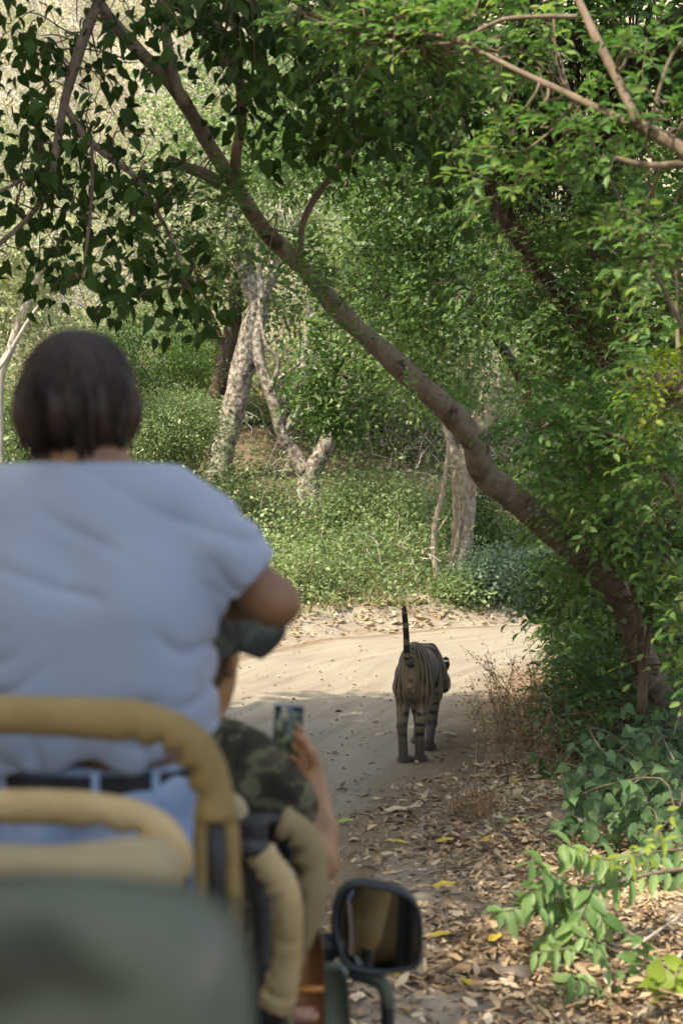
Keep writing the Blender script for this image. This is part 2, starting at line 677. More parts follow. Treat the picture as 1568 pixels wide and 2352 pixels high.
def in_poly(p, poly):
    ins = np.zeros(len(p), bool)
    n = len(poly)
    for i in range(n):
        a, b = poly[i], poly[(i + 1) % n]
        c = ((a[1] > p[:, 1]) != (b[1] > p[:, 1])) & (p[:, 0] < (b[0] - a[0]) * (p[:, 1] - a[1]) / (b[1] - a[1] + 1e-12) + a[0])
        ins ^= c
    return ins


ROAD_POLY = np.vstack([EDGE_L, EDGE_R[::-1]])


def road_side(p):
    p = np.asarray(p, float)
    dl, dr = seg_dist(p, EDGE_L), seg_dist(p, EDGE_R)
    ins = in_poly(p, ROAD_POLY)
    return ins, dl, dr


def height(x, y):
    x, y = np.asarray(x, float).ravel(), np.asarray(y, float).ravel()
    p = np.stack([x, y], 1)
    ins, dl, dr = road_side(p)
    left = dl < dr
    hl = np.interp(dl, [0, .35, 1.0, 2.5, 5, 9, 14, 25, 60, 150], [0, .06, .34, .62, 1.15, 2.35, 4.6, 12.5, 38, 80])
    hr = np.interp(dr, [0, .6, 2, 4, 8, 20, 150], [0, .03, .12, .38, 1.1, 3.5, 30])
    p3 = np.stack([x, y, x * 0], 1)
    d = np.minimum(dl, dr)
    amp = np.interp(d, [0, .4, 2, 12, 40], [.0, .025, .07, .25, .8])
    h = np.where(left, hl, hr) + amp * noise(p3, .55) + np.minimum(amp, .05) * noise(p3, 2.3)
    h_in = -.02 - .02 * np.minimum(d, 1)
    return np.where(ins, h_in, h)


def G(px, py):
    """Ground point seen at a picture position (marching down the view ray)."""
    a = P(px, py, 1.0)
    o = np.array([0, 0, CAM_H])
    d = a - o
    t = np.arange(4, 70, .05)
    q = o + d * t[:, None]
    h = np.maximum(height(q[:, 0], q[:, 1]), 0)
    k = np.argmax(q[:, 2] <= h)
    return q[k] if (q[:, 2] <= h).any() else q[-1]


def hz(x, y):
    return float(height([x], [y])[0])


def _axis(pts):
    out = []
    for (a, b, s) in pts:
        out.append(np.arange(a, b, s))
    return np.unique(np.round(np.concatenate(out), 4))


gx = _axis([(-150, -40, 10), (-40, -12, 1.5), (-12, -4, .4), (-4, 5, .11), (5, 12, .35), (12, 40, 1.5), (40, 151, 10)])
gy = _axis([(-60, -10, 5), (-10, 4, .7), (4, 26, .13), (26, 38, .3), (38, 80, 1.2), (80, 181, 10)])
XX, YY = np.meshgrid(gx, gy)
ZZ = height(XX, YY).reshape(XX.shape)
gv = np.stack([XX, YY, ZZ], -1).reshape(-1, 3)
nx_ = len(gx)
ii, jj = np.meshgrid(np.arange(len(gy) - 1), np.arange(nx_ - 1), indexing='ij')
gq = np.stack([ii * nx_ + jj, ii * nx_ + jj + 1, (ii + 1) * nx_ + jj + 1, (ii + 1) * nx_ + jj], -1).reshape(-1, 4)

m_soil = surf_mat('soil', [(.3, (.08, .055, .036)), (.5, (.14, .1, .066)), (.7, (.21, .16, .108))], scale=2.2, detail=9, rough=.95, bump_s=.7, bump_d=.05, bscale=16, spec=.1)
# the upper slope is bare pale rock and dust under the scrub
m_t = m_soil.node_tree
pn_0 = [q for q in m_t.nodes if q.type == 'BSDF_PRINCIPLED'][0]
src_ = pn_0.inputs['Base Color'].links[0].from_socket
at_ = N(m_t, 'ShaderNodeAttribute', attribute_name='tint')
mx_ = N(m_t, 'ShaderNodeMix', data_type='RGBA')
m_t.links.new(at_.outputs['Fac'], mx_.inputs[0])
m_t.links.new(src_, mx_.inputs[6])
m_t.links.new(ramp(m_t, noise_node(m_t, 1.3, 8, .7).outputs[0], [(.35, (.3, .24, .17)), (.65, (.52, .46, .37))]), mx_.inputs[7])
m_t.links.new(mx_.outputs[2], pn_0.inputs['Base Color'])
ground = link('ground', mesh_from('ground', gv, [gq], m_soil, tint=np.maximum(np.clip((gv[:, 2] - 3.5) / 4, 0, 1), .55 * np.clip((1.9 - seg_dist(gv[:, :2], EDGE_L)) / .8, 0, 1) + .5 * ((seg_dist(gv[:, :2], EDGE_R) < 2.6) & (gv[:, 1] < 13) & (gv[:, 0] < 4)))))
tag(ground, 'brown leaf-strewn forest soil of the verges and the rising hillside', kind='structure')

# the dirt road: its own sheet, dust colour from the wheels' paths, edge earth from the verge
m_road, t, out = mat_base('road_dust')
ed = N(t, 'ShaderNodeAttribute', attribute_name='tint')
n1 = noise_node(t, 3.2, 8, .65)
nf = noise_node(t, 60, 6, .7)
uvn = N(t, 'ShaderNodeAttribute', attribute_name='col')
mp = N(t, 'ShaderNodeMapping')
mp.inputs['Scale'].default_value = (16, .45, 1)
t.links.new(uvn.outputs['Vector'], mp.inputs[0])
trk = N(t, 'ShaderNodeTexNoise')
trk.inputs['Scale'].default_value = 1.6
trk.inputs['Detail'].default_value = 7
t.links.new(mp.outputs[0], trk.inputs['Vector'])
dust = ramp(t, trk.outputs[0], [(.3, (.225, .192, .145)), (.5, (.275, .237, .18)), (.7, (.315, .274, .21))])
earth = ramp(t, nf.outputs[0], [(.35, (.14, .1, .063)), (.65, (.25, .185, .12))])
sub = N(t, 'ShaderNodeMath', operation='ADD')
t.links.new(ed.outputs['Fac'], sub.inputs[0])
sc_ = N(t, 'ShaderNodeMath', operation='MULTIPLY_ADD')
sc_.inputs[1].default_value = .9
sc_.inputs[2].default_value = -.45
t.links.new(n1.outputs[0], sc_.inputs[0])
t.links.new(sc_.outputs[0], sub.inputs[1])
fac = ramp(t, sub.outputs[0], [(.18, (0, 0, 0)), (.62, (1, 1, 1))])
mx = N(t, 'ShaderNodeMix', data_type='RGBA')
t.links.new(fac, mx.inputs[0])
t.links.new(earth, mx.inputs[6])
t.links.new(dust, mx.inputs[7])
pb = N(t, 'ShaderNodeBsdfPrincipled', i_Roughness=.95)
pb.inputs['Specular IOR Level'].default_value = .12
t.links.new(mx.outputs[2], pb.inputs['Base Color'])
hsum = N(t, 'ShaderNodeMath', operation='ADD')
t.links.new(trk.outputs[0], hsum.inputs[0])
t.links.new(nf.outputs[0], hsum.inputs[1])
t.links.new(bump(t, nf.outputs[0], .5, .012), pb.inputs['Normal'])
t.links.new(pb.outputs[0], out.inputs[0])


def arc_resample(poly, n):
    d = np.concatenate([[0], np.cumsum(np.linalg.norm(np.diff(poly, axis=0), axis=1))])
    tt = np.linspace(0, d[-1], n)
    return np.stack([np.interp(tt, d, poly[:, k]) for k in range(2)], 1)


sl_pts = [i for i in range(len(EDGE_L))]
NL, NW = 40, 34
la = np.vstack([np.linspace(EDGE_L[i], EDGE_L[i + 1], NL, endpoint=False) for i in range(len(EDGE_L) - 1)] + [EDGE_L[-1:]])
ra = np.vstack([np.linspace(EDGE_R[i], EDGE_R[i + 1], NL, endpoint=False) for i in range(len(EDGE_R) - 1)] + [EDGE_R[-1:]])
for _ in range(30):
    la[1:-1] = (la[:-2] + la[1:-1] * 2 + la[2:]) / 4
    ra[1:-1] = (ra[:-2] + ra[1:-1] * 2 + ra[2:]) / 4
w = np.linspace(-.07, 1.07, NW)
rxy = la[:, None] * (1 - w)[None, :, None] + ra[:, None] * w[None, :, None]
alen = np.concatenate([[0], np.cumsum(np.linalg.norm(np.diff((la + ra) / 2, axis=0), axis=1))])
rp = rxy.reshape(-1, 2)
dd = np.minimum(seg_dist(rp, la[::8]), seg_dist(rp, ra[::8]))
ruts = np.tile(np.where((np.abs(w - .3) < .07) | (np.abs(w - .72) < .07), -.012, 0), len(la))
outw = np.tile(np.maximum(np.maximum(-w, w - 1), 0), len(la))
rz = .016 + ruts + .012 * noise(np.c_[rp, rp[:, 0] * 0], 1.1) - outw * 1.1
rv = np.c_[rp, rz]
ii, jj = np.meshgrid(np.arange(len(la) - 1), np.arange(NW - 1), indexing='ij')
rq = np.stack([ii * NW + jj, ii * NW + jj + 1, (ii + 1) * NW + jj + 1, (ii + 1) * NW + jj], -1).reshape(-1, 4)
dl_, dr_ = seg_dist(rp, la[::8]), seg_dist(rp, ra[::8])
edge = np.minimum(dl_ / .5, dr_ / 1.25) * (outw <= 0)
uvc = np.stack([np.tile(w, len(la)), np.repeat(alen, NW), np.zeros(len(rp))], 1)
road = link('road', mesh_from('road', rv, [rq], m_road, tint=np.clip(edge, 0, 1), col=uvc))
tag(road, 'pale dusty dirt road bending right into the forest', kind='structure')
# ---------------------------------------------------------------- leaf and bark materials
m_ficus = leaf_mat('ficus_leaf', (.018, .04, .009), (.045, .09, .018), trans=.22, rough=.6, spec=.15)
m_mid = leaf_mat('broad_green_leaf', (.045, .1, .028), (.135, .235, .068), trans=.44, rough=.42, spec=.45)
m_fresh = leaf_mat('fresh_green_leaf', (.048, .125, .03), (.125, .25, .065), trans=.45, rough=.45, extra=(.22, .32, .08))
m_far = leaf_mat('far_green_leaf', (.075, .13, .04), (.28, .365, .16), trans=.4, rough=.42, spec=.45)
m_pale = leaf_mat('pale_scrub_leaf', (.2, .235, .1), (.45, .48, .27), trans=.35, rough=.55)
m_herb = leaf_mat('herb_leaf', (.09, .155, .05), (.29, .37, .16), trans=.36, rough=.5, extra=(.42, .39, .24), spec=.5)
m_blue = leaf_mat('blue_green_leaf', (.11, .18, .1), (.24, .33, .21), trans=.3, rough=.55)
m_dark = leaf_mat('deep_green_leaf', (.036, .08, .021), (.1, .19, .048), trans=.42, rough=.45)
m_creep = leaf_mat('creeper_leaf', (.05, .105, .04), (.12, .21, .08), trans=.3, rough=.5)
m_lime = leaf_mat('lime_leaf', (.17, .25, .03), (.3, .4, .06), trans=.45, rough=.5)
m_weed = leaf_mat('dry_weed', (.17, .1, .055), (.38, .27, .16), trans=.2, rough=.8, spec=.1)
m_straw = leaf_mat('straw', (.25, .18, .1), (.45, .36, .22), trans=.2, rough=.8, spec=.1)

b_brown = bark_mat('brown_bark', (.065, .042, .03), (.135, .09, .06), (.21, .15, .1), scale=9, stretch=(1, 1, .4))
b_lean = bark_mat('smooth_brown_bark', (.11, .08, .056), (.215, .16, .116), (.315, .245, .18), scale=7, stretch=(1, 1, .6), patch=((.06, .042, .03), 6, .57, .64), bs=.9)
b_dark = bark_mat('dark_bark', (.035, .024, .018), (.075, .052, .038), (.13, .095, .068), scale=8)
b_mott = bark_mat('mottled_bark', (.06, .05, .042), (.13, .11, .09), (.24, .2, .165), scale=8, patch=((.38, .34, .285), 11, .47, .56), bs=1.0)
b_pale = bark_mat('pale_bark', (.2, .155, .115), (.35, .29, .225), (.5, .43, .34), scale=16, stretch=(1, 1, .6), patch=((.2, .155, .12), 10, .55, .63), bs=1.3)
b_grey = bark_mat('dry_twig_bark', (.28, .235, .19), (.42, .365, .31), (.56, .5, .43), scale=10, bs=.3)
b_fresh = bark_mat('tan_twig_bark', (.11, .08, .056), (.185, .14, .1), (.26, .205, .15), scale=12, bs=.3)

rng = np.random.default_rng(11)


def gbase(x, y, dz=-.1):
    return np.array([x, y, hz(x, y) + dz])


def limb(mb, px_pts, Ys, radii, seg=12, rough=.1, rf=5.0, n=6):
    pts = np.array([P(a, b, c) for (a, b), c in zip(px_pts, Ys)])
    tube(mb, pts, radii, seg=seg, n=n, rough=rough, rf=rf)
    return pts


def tree_on(name, base, label, cat='tree', group=None):
    return thing(name, base, label, cat, group)


# ---------------------------------------------------------------- hillside: scrub mass and dead twigs
def hill_points(n, x0, x1, y0, y1, seed):
    r = np.random.default_rng(seed)
    x, y = r.uniform(x0, x1, n), r.uniform(y0, y1, n)
    z = height(x, y)
    ins, dl, dr = road_side(np.c_[x, y])
    return np.c_[x, y, z], ins, dl, dr, r


def below_line(p, h):
    """False where a plant of height h would grow up in front of the far trunks."""
    x, y, f = to_px(p + np.array([0, 0, h]))
    lim = np.interp(x, [380, 440, 480, 540, 620, 700, 790, 850, 1000, 1040, 1095, 1120], [800, 860, 955, 1025, 1060, 1095, 1075, 1040, 1100, 1325, 1325, 1150])
    return (y > lim) | (p[:, 1] > 33.5)


def clump_mass(name, pts, r, per, size, rad, hgt, mat, tm, label, tint_sd=.2, tint_mu=.42, up=.7):
    k = np.repeat(np.arange(len(pts)), per)
    s = r.uniform(.6, 1.35, len(pts))
    off = r.normal(size=(len(k), 3)) * np.array([rad, rad, 0]) * s[k][:, None]
    zz = np.abs(r.normal(0, 1, len(k))) * hgt * s[k] * np.exp(-np.sum((off[:, :2] / (rad * 1.6)) ** 2, 1))
    p = pts[k] + off
    p[:, 2] += zz + .03
    out = nrm(off * 1.2 / rad + np.array([0, 0, up]))
    mu = np.clip(tint_mu + .35 * noise(pts, .35) + r.normal(0, tint_sd * .6, len(pts)), 0, .95)
    L = list(scatter_leaves(r, p, out, size, .15))
    L[4] = np.clip(mu[k] + r.normal(0, .1, len(k)), 0, 1)
    mb = MB()
    leaf_geo(mb, tm, *L)
    o = part(name, mb, mat)
    tag(o, label, 'scrub', kind='stuff')
    return o


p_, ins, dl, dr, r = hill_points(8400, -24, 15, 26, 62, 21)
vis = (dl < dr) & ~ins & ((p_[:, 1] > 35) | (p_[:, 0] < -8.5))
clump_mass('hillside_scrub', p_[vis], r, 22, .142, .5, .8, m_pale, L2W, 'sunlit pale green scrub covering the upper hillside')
p_, ins, dl, dr, r = hill_points(8600, -12, 12, 7, 38, 22)
vis = (dl < dr) & ~ins & (dl > 1.1 + .6 * noise(p_, .9)) & below_line(p_, .5)
lo = p_[vis]
clump_mass('undergrowth', lo, r, 30, .078, .3, .5, m_herb, L2W, 'low green undergrowth covering the bank above the road')

p_, ins, dl, dr, r = hill_points(1250, -13, 11, 16, 46, 26)
vis = (dl < dr) & ~ins & (dl > 1.5) & below_line(p_, 1.25)
clump_mass('bank_shrubs', p_[vis], r, 165, .08, .42, .95, m_herb, L2W, 'rounded green shrubs growing into each other up the slope', tint_sd=.4)

p_, ins, dl, dr, r = hill_points(5600, -12, 12, 7, 38, 27)
vis = (dl < dr) & ~ins & (dl > .8 + .5 * noise(p_, 1.3))
clump_mass('ground_cover', p_[vis], r, 17, .08, .28, .1, m_herb, L2W, 'low leafy ground cover between the shrubs of the bank', tint_sd=.3)

# a fringe of grass blades and dry stalks along the bank's foot
p_, ins, dl, dr, r = hill_points(6000, -6, 10, 19, 28, 23)
vis = (dl < dr) & ~ins & (dl > .75) & (dl < 5) & (noise(p_, 1.1) > -.25)
q = p_[vis]
k = np.repeat(np.arange(len(q)), 7)
ax = nrm(r.normal(size=(len(k), 3)) * [.5, .5, .2] + [0, 0, .9])
mb = MB()
leaf_geo(mb, L2, q[k] + r.normal(size=(len(k), 3)) * [.07, .07, .01], ax, r.normal(size=(len(k), 3)), r.uniform(.08, .22, len(k)), np.clip(.45 + .4 * noise(q[k], .6) + r.normal(0, .15, len(k)), 0, 1), .22)
tag(part('bank_grass', mb, leaf_mat('bank_grass', (.1, .16, .04), (.36, .33, .17), trans=.3)), 'green and straw coloured grass on the bank foot', 'grass', kind='stuff')

# dead twigs on the upper hill
mb = MB()
p_, ins, dl, dr, r = hill_points(2100, -16, 8, 33, 58, 24)
q = np.vstack([p_[(dl < dr)], hill_points(110, -6, 8, 24.5, 34, 28)[0]])
for a in q:
    L_ = r.uniform(.7, 2.6) * (1 if a[1] > 34 else .4)
    d = nrm(r.normal(size=3) * [1, .5, .5] + [0, -.1, .5])
    b = a + [0, 0, r.uniform(.1, .8)] + d * L_
    twigs(mb, r, [a + [0, 0, .05]], [b], r.uniform(.012, .03) * (1 if a[1] > 34 else .5), .005, .13, 3, 2)
    for _ in range(2):
        c = a + (b - a) * r.uniform(.3, .8)
        twigs(mb, r, [c], [c + nrm(d + r.normal(size=3) * .7) * L_ * .5], .012, .004, .15, 3, 2)
tag(part('dead_twigs', mb, b_grey), 'bleached dead twigs and branches lying over the hillside scrub', 'twigs', kind='stuff')

# ---------------------------------------------------------------- far trees


def far_tree(name, label, bark, trunks, crown=None, mat=None, size=.08, n_cl=700, per=30, spread=.3, seed=1, tm=L2W, limbs=()):
    size, n_cl, spread = size * 1.3, int(n_cl * .6), spread * .85
    """trunks: list of (px points, distances, radii). crown: blobs (px, py, Y, rx, ry, rz in metres)."""
    rr = np.random.default_rng(seed)
    t0 = trunks[0]
    p0 = P(*t0[0][0], t0[1][0])
    base = np.array([p0[0], p0[1], hz(p0[0], p0[1])])
    T = tree_on(name, base, label)
    mb = MB()
    for i, (pp, Y, rd) in enumerate(trunks):
        pts = np.array([P(a, b, c) for (a, b), c in zip(pp, Y)])
        if i == 0: pts = np.vstack([[pts[0][0], pts[0][1], min(pts[0][2] - .3, base[2] - .2)], pts]); rd = [rd[0] * 1.25] + list(rd)
        tube(mb, pts, rd, seg=12, n=6, rough=.13, rf=4)
    part('trunk', mb, bark, T)
    if limbs:
        for pp, Y, rd in limbs:
            mb = MB()
            limb(mb, pp, Y, rd, seg=7)
            part('branch', mb, bark, T)
    if crown:
        bl = [(P(a, b, c), (x, y, z)) for a, b, c, x, y, z in crown]
        L, c = clumpy(rr, bl, n_cl, per, size, spread)
        put_leaves(T, tm, L, mat, 0, 'crown')
        mb = MB()
        sel = rr.choice(len(c), min(90, len(c)), replace=False)
        bc = np.array([b[0] for b in bl])
        for s in sel:
            a = bc[np.argmin(np.linalg.norm(bc - c[s], axis=1))]
            st = c[s] + (a - c[s]) * rr.uniform(.35, .8)
            twigs(mb, rr, [st], [c[s]], .02, .006, .1)
        part('twigs', mb, b_grey if bark is not b_dark else b_brown, T, kind='stuff')
    return T


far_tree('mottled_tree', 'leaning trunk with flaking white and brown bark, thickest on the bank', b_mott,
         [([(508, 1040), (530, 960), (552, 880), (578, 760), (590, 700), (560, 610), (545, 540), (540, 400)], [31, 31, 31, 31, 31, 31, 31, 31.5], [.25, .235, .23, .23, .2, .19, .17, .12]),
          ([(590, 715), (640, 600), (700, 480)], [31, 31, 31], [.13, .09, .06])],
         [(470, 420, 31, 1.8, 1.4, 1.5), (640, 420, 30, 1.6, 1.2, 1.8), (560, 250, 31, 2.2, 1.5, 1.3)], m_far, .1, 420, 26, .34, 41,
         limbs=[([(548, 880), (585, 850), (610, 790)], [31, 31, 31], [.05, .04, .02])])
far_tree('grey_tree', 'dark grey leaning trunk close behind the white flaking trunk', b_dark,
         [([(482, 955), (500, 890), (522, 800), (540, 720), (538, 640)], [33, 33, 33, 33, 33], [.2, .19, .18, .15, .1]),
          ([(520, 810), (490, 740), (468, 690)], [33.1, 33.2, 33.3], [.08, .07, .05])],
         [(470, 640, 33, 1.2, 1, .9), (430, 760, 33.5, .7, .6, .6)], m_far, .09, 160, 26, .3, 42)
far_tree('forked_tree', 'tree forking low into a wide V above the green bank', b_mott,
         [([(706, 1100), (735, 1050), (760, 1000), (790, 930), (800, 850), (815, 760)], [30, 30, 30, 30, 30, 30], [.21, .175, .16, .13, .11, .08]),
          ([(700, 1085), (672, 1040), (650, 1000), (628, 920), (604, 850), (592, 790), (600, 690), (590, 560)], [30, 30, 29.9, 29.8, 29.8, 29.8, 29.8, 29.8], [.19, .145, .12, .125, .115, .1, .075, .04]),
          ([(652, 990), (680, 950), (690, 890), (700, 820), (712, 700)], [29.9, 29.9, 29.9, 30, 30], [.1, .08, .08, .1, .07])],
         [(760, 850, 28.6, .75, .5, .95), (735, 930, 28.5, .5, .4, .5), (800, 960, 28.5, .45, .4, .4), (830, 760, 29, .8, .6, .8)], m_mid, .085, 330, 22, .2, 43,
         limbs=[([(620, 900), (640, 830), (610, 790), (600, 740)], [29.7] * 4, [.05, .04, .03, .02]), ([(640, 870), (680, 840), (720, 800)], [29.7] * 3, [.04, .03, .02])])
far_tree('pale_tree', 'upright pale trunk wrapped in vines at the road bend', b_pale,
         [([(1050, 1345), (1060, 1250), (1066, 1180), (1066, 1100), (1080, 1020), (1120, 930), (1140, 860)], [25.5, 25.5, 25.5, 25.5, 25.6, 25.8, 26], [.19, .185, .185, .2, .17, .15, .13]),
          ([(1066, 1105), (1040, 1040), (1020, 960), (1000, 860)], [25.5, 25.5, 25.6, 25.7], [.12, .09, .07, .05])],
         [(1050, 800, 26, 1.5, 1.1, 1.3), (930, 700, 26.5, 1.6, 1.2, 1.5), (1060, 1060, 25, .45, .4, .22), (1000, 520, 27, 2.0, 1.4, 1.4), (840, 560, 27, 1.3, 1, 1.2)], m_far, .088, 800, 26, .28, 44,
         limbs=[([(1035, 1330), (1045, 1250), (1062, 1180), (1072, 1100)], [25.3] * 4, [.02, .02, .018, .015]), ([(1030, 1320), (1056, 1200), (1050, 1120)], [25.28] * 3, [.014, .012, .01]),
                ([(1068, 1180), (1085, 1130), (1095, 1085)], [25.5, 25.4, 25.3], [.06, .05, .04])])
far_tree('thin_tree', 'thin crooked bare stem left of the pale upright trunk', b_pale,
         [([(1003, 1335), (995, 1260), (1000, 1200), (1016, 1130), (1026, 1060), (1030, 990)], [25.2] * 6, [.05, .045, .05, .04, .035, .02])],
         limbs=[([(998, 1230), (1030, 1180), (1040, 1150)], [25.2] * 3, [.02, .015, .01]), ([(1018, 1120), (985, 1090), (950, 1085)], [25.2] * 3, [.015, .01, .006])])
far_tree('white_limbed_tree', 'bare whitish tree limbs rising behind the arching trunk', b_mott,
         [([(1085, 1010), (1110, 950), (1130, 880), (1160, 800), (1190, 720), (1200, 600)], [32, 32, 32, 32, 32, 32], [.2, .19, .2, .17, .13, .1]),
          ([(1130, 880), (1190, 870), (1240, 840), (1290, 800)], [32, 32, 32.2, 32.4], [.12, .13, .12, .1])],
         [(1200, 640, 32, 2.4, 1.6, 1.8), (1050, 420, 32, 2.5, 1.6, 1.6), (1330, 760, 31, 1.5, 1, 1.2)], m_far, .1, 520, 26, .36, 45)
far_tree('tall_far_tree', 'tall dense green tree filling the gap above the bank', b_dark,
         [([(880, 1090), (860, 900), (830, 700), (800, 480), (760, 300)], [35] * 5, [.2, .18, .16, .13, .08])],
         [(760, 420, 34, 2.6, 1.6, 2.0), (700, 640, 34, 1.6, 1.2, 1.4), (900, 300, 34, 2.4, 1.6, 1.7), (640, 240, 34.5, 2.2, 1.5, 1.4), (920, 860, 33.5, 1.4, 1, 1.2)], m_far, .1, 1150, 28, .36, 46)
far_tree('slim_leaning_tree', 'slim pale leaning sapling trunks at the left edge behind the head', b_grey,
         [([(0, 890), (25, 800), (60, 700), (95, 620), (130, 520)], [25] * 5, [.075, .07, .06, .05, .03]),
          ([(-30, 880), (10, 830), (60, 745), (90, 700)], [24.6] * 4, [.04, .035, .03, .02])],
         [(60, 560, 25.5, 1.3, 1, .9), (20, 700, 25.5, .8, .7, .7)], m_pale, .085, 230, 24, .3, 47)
far_tree('hanging_foliage_tree', 'shaded tree with hanging green foliage left of the arching trunk', b_dark,
         [([(1330, 1420), (1290, 1200), (1230, 950), (1130, 760), (1020, 600), (930, 420)], [23.5, 23.5, 23.5, 23.5, 23.5, 23.5], [.1, .09, .08, .07, .06, .04])],
         [(860, 330, 22, 1.3, 1, .9), (1000, 420, 22, 1.3, 1, 1.0), (930, 640, 23, 1.1, .9, 1.0), (1080, 620, 22, 1.1, .9, 1.0), (1010, 830, 23, .9, .7, .8), (720, 330, 23, 1.1, .8, .8)], m_mid, .08, 900, 26, .26, 48)

# shrubs that stand apart on the bank
def bush(name, label, px, py, Y, rad, mat, size, n_cl, per, seed, tm=L2, spread=.16, sticks=26, bark=None, cat='bush', group=None, sit=True):
    rr = np.random.default_rng(seed)
    c = P(px, py, Y)
    b = np.array([c[0], c[1], hz(c[0], c[1])])
    T = thing(name, b, label, cat, group)
    bl = [(c, rad)]
    for _ in range(4):
        d = nrm(rr.normal(size=3)) * np.array(rad) * .75
        bl.append((c + d, tuple(np.array(rad) * rr.uniform(.35, .6))))
    L, cc = clumpy(rr, bl, n_cl, per, size, spread)
    L = tuple(a[L[0][:, 2] > height(L[0][:, 0], L[0][:, 1])] for a in L)
    put_leaves(T, tm, L, mat, 0, 'foliage')
    mb = MB()
    for s in rr.choice(len(cc), min(sticks, len(cc)), replace=False):
        twigs(mb, rr, [b + rr.normal(size=3) * [.12, .12, 0]], [cc[s]], .014, .004, .1)
    part('stem', mb, bark or b_brown, T)
    return T


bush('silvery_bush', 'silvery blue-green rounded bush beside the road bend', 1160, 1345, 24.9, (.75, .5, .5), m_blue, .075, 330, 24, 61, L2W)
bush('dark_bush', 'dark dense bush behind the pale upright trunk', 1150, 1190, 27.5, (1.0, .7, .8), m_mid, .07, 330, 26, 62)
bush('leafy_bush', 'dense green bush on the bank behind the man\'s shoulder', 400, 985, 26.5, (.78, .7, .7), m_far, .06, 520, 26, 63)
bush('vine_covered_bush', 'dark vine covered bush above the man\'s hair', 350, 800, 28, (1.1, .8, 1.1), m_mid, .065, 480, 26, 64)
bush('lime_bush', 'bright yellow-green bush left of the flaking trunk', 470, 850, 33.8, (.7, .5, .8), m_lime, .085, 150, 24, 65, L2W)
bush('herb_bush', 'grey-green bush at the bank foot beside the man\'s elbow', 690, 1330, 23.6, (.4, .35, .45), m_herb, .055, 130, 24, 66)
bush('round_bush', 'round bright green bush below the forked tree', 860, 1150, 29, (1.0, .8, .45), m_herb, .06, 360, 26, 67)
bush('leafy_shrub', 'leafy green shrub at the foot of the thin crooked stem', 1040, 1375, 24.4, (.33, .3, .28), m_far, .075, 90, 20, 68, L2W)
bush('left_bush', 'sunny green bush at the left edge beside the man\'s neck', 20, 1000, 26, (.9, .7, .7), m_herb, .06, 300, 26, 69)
# ---------------------------------------------------------------- the leaning tree that arches over the road
lt_base = G(1562, 1725)
T = tree_on('leaning_tree', (lt_base[0], lt_base[1], hz(lt_base[0], lt_base[1])), 'brown tree trunk leaning left in an arch over the road, with large dark hanging leaves')
mb = MB()
LTP = [(1590, 1790), (1562, 1710), (1525, 1620), (1478, 1515), (1420, 1370), (1340, 1285), (1255, 1213), (1190, 1150), (1112, 1090), (1086, 1010), (1030, 945), (960, 880), (862, 792), (782, 718), (690, 612), (605, 525), (545, 432), (492, 352), (440, 262), (398, 200), (330, 128), (255, 45), (210, -30)]
LTY = list(np.linspace(12.4, 9.2, len(LTP)))
LTR = [.118, .11, .104, .102, .102, .1, .097, .1, .095, .088, .084, .08, .07, .063, .057, .054, .052, .046, .042, .04, .04, .038, .035]
ltp = limb(mb, LTP, LTY, LTR, seg=16, rough=.13, rf=7)
part('trunk', mb, b_lean, T)
br = [([(546, 430), (542, 360), (556, 270), (545, 175), (505, 85), (465, -20)], np.linspace(9.85, 9.2, 6), [.034, .034, .033, .03, .028, .025]),
      ([(505, 420), (470, 400), (430, 385), (385, 368)], [9.8, 9.75, 9.7, 9.65], [.042, .037, .035, .03]),
      ([(425, 245), (395, 160), (382, 80), (370, -30)], [9.6, 9.55, 9.5, 9.4], [.034, .032, .03, .028]),
      ([(222, 15), (185, 110), (150, 230), (132, 330), (112, 420), (70, 495), (0, 560)], [9.2, 9.1, 9, 8.95, 8.9, 8.8, 8.7], [.035, .031, .028, .024, .02, .016, .012]),
      ([(150, 245), (185, 300), (235, 350), (300, 395), (340, 450), (400, 560), (430, 660)], [9, 9, 8.95, 8.9, 8.9, 8.85, 8.8], [.024, .023, .021, .018, .014, .01, .006]),
      ([(110, 395), (60, 410), (20, 430), (-30, 450)], [8.9, 8.9, 8.85, 8.8], [.014, .012, .01, .008]),
      ([(212, 335), (212, 430), (205, 520), (190, 640)], [8.95, 8.9, 8.85, 8.8], [.012, .011, .009, .006]),
      ([(690, 620), (700, 500), (780, 380), (900, 250), (1000, 150)], [10.3, 10.2, 10, 9.8, 9.6], [.024, .022, .02, .016, .01])]
for pp, Y, rd in br:
    mb = MB()
    limb(mb, pp, Y, rd, seg=9, rough=.1, rf=9)
    part('branch', mb, b_lean, T)
# large heart-shaped leaves hanging from short twigs
rg = np.random.default_rng(71)
hang = []
areas = [(180, 330, 150, 210, 130), (90, 420, 120, 200, 95), (300, 440, 130, 170, 105), (250, 620, 120, 110, 58), (330, 620, 130, 110, 55), (430, 640, 110, 130, 48), (130, 600, 100, 60, 26), (480, 700, 60, 60, 14),
         (120, 80, 160, 120, 85), (330, 60, 140, 90, 60), (380, 770, 14, 20, 2), (90, 700, 30, 25, 3),
         (680, 150, 190, 130, 150), (880, 200, 170, 120, 140), (640, 330, 70, 60, 16), (800, 310, 110, 50, 40), (1010, 330, 80, 110, 45), (560, 60, 130, 90, 70), (1000, 120, 140, 120, 90), (720, 20, 300, 60, 110)]
for cx, cy_, sx, sy, n in areas:
    n = int(n * (.5 if cx < 560 else .85))
    a = rg.normal(size=(n, 2)) * [sx * .62, sy * .62] + [cx, cy_]
    for x, y in a:
        hang.append(P(x, y, rg.uniform(8.3, 10.2)))
hang = np.array(hang)
k = np.repeat(np.arange(len(hang)), 3)
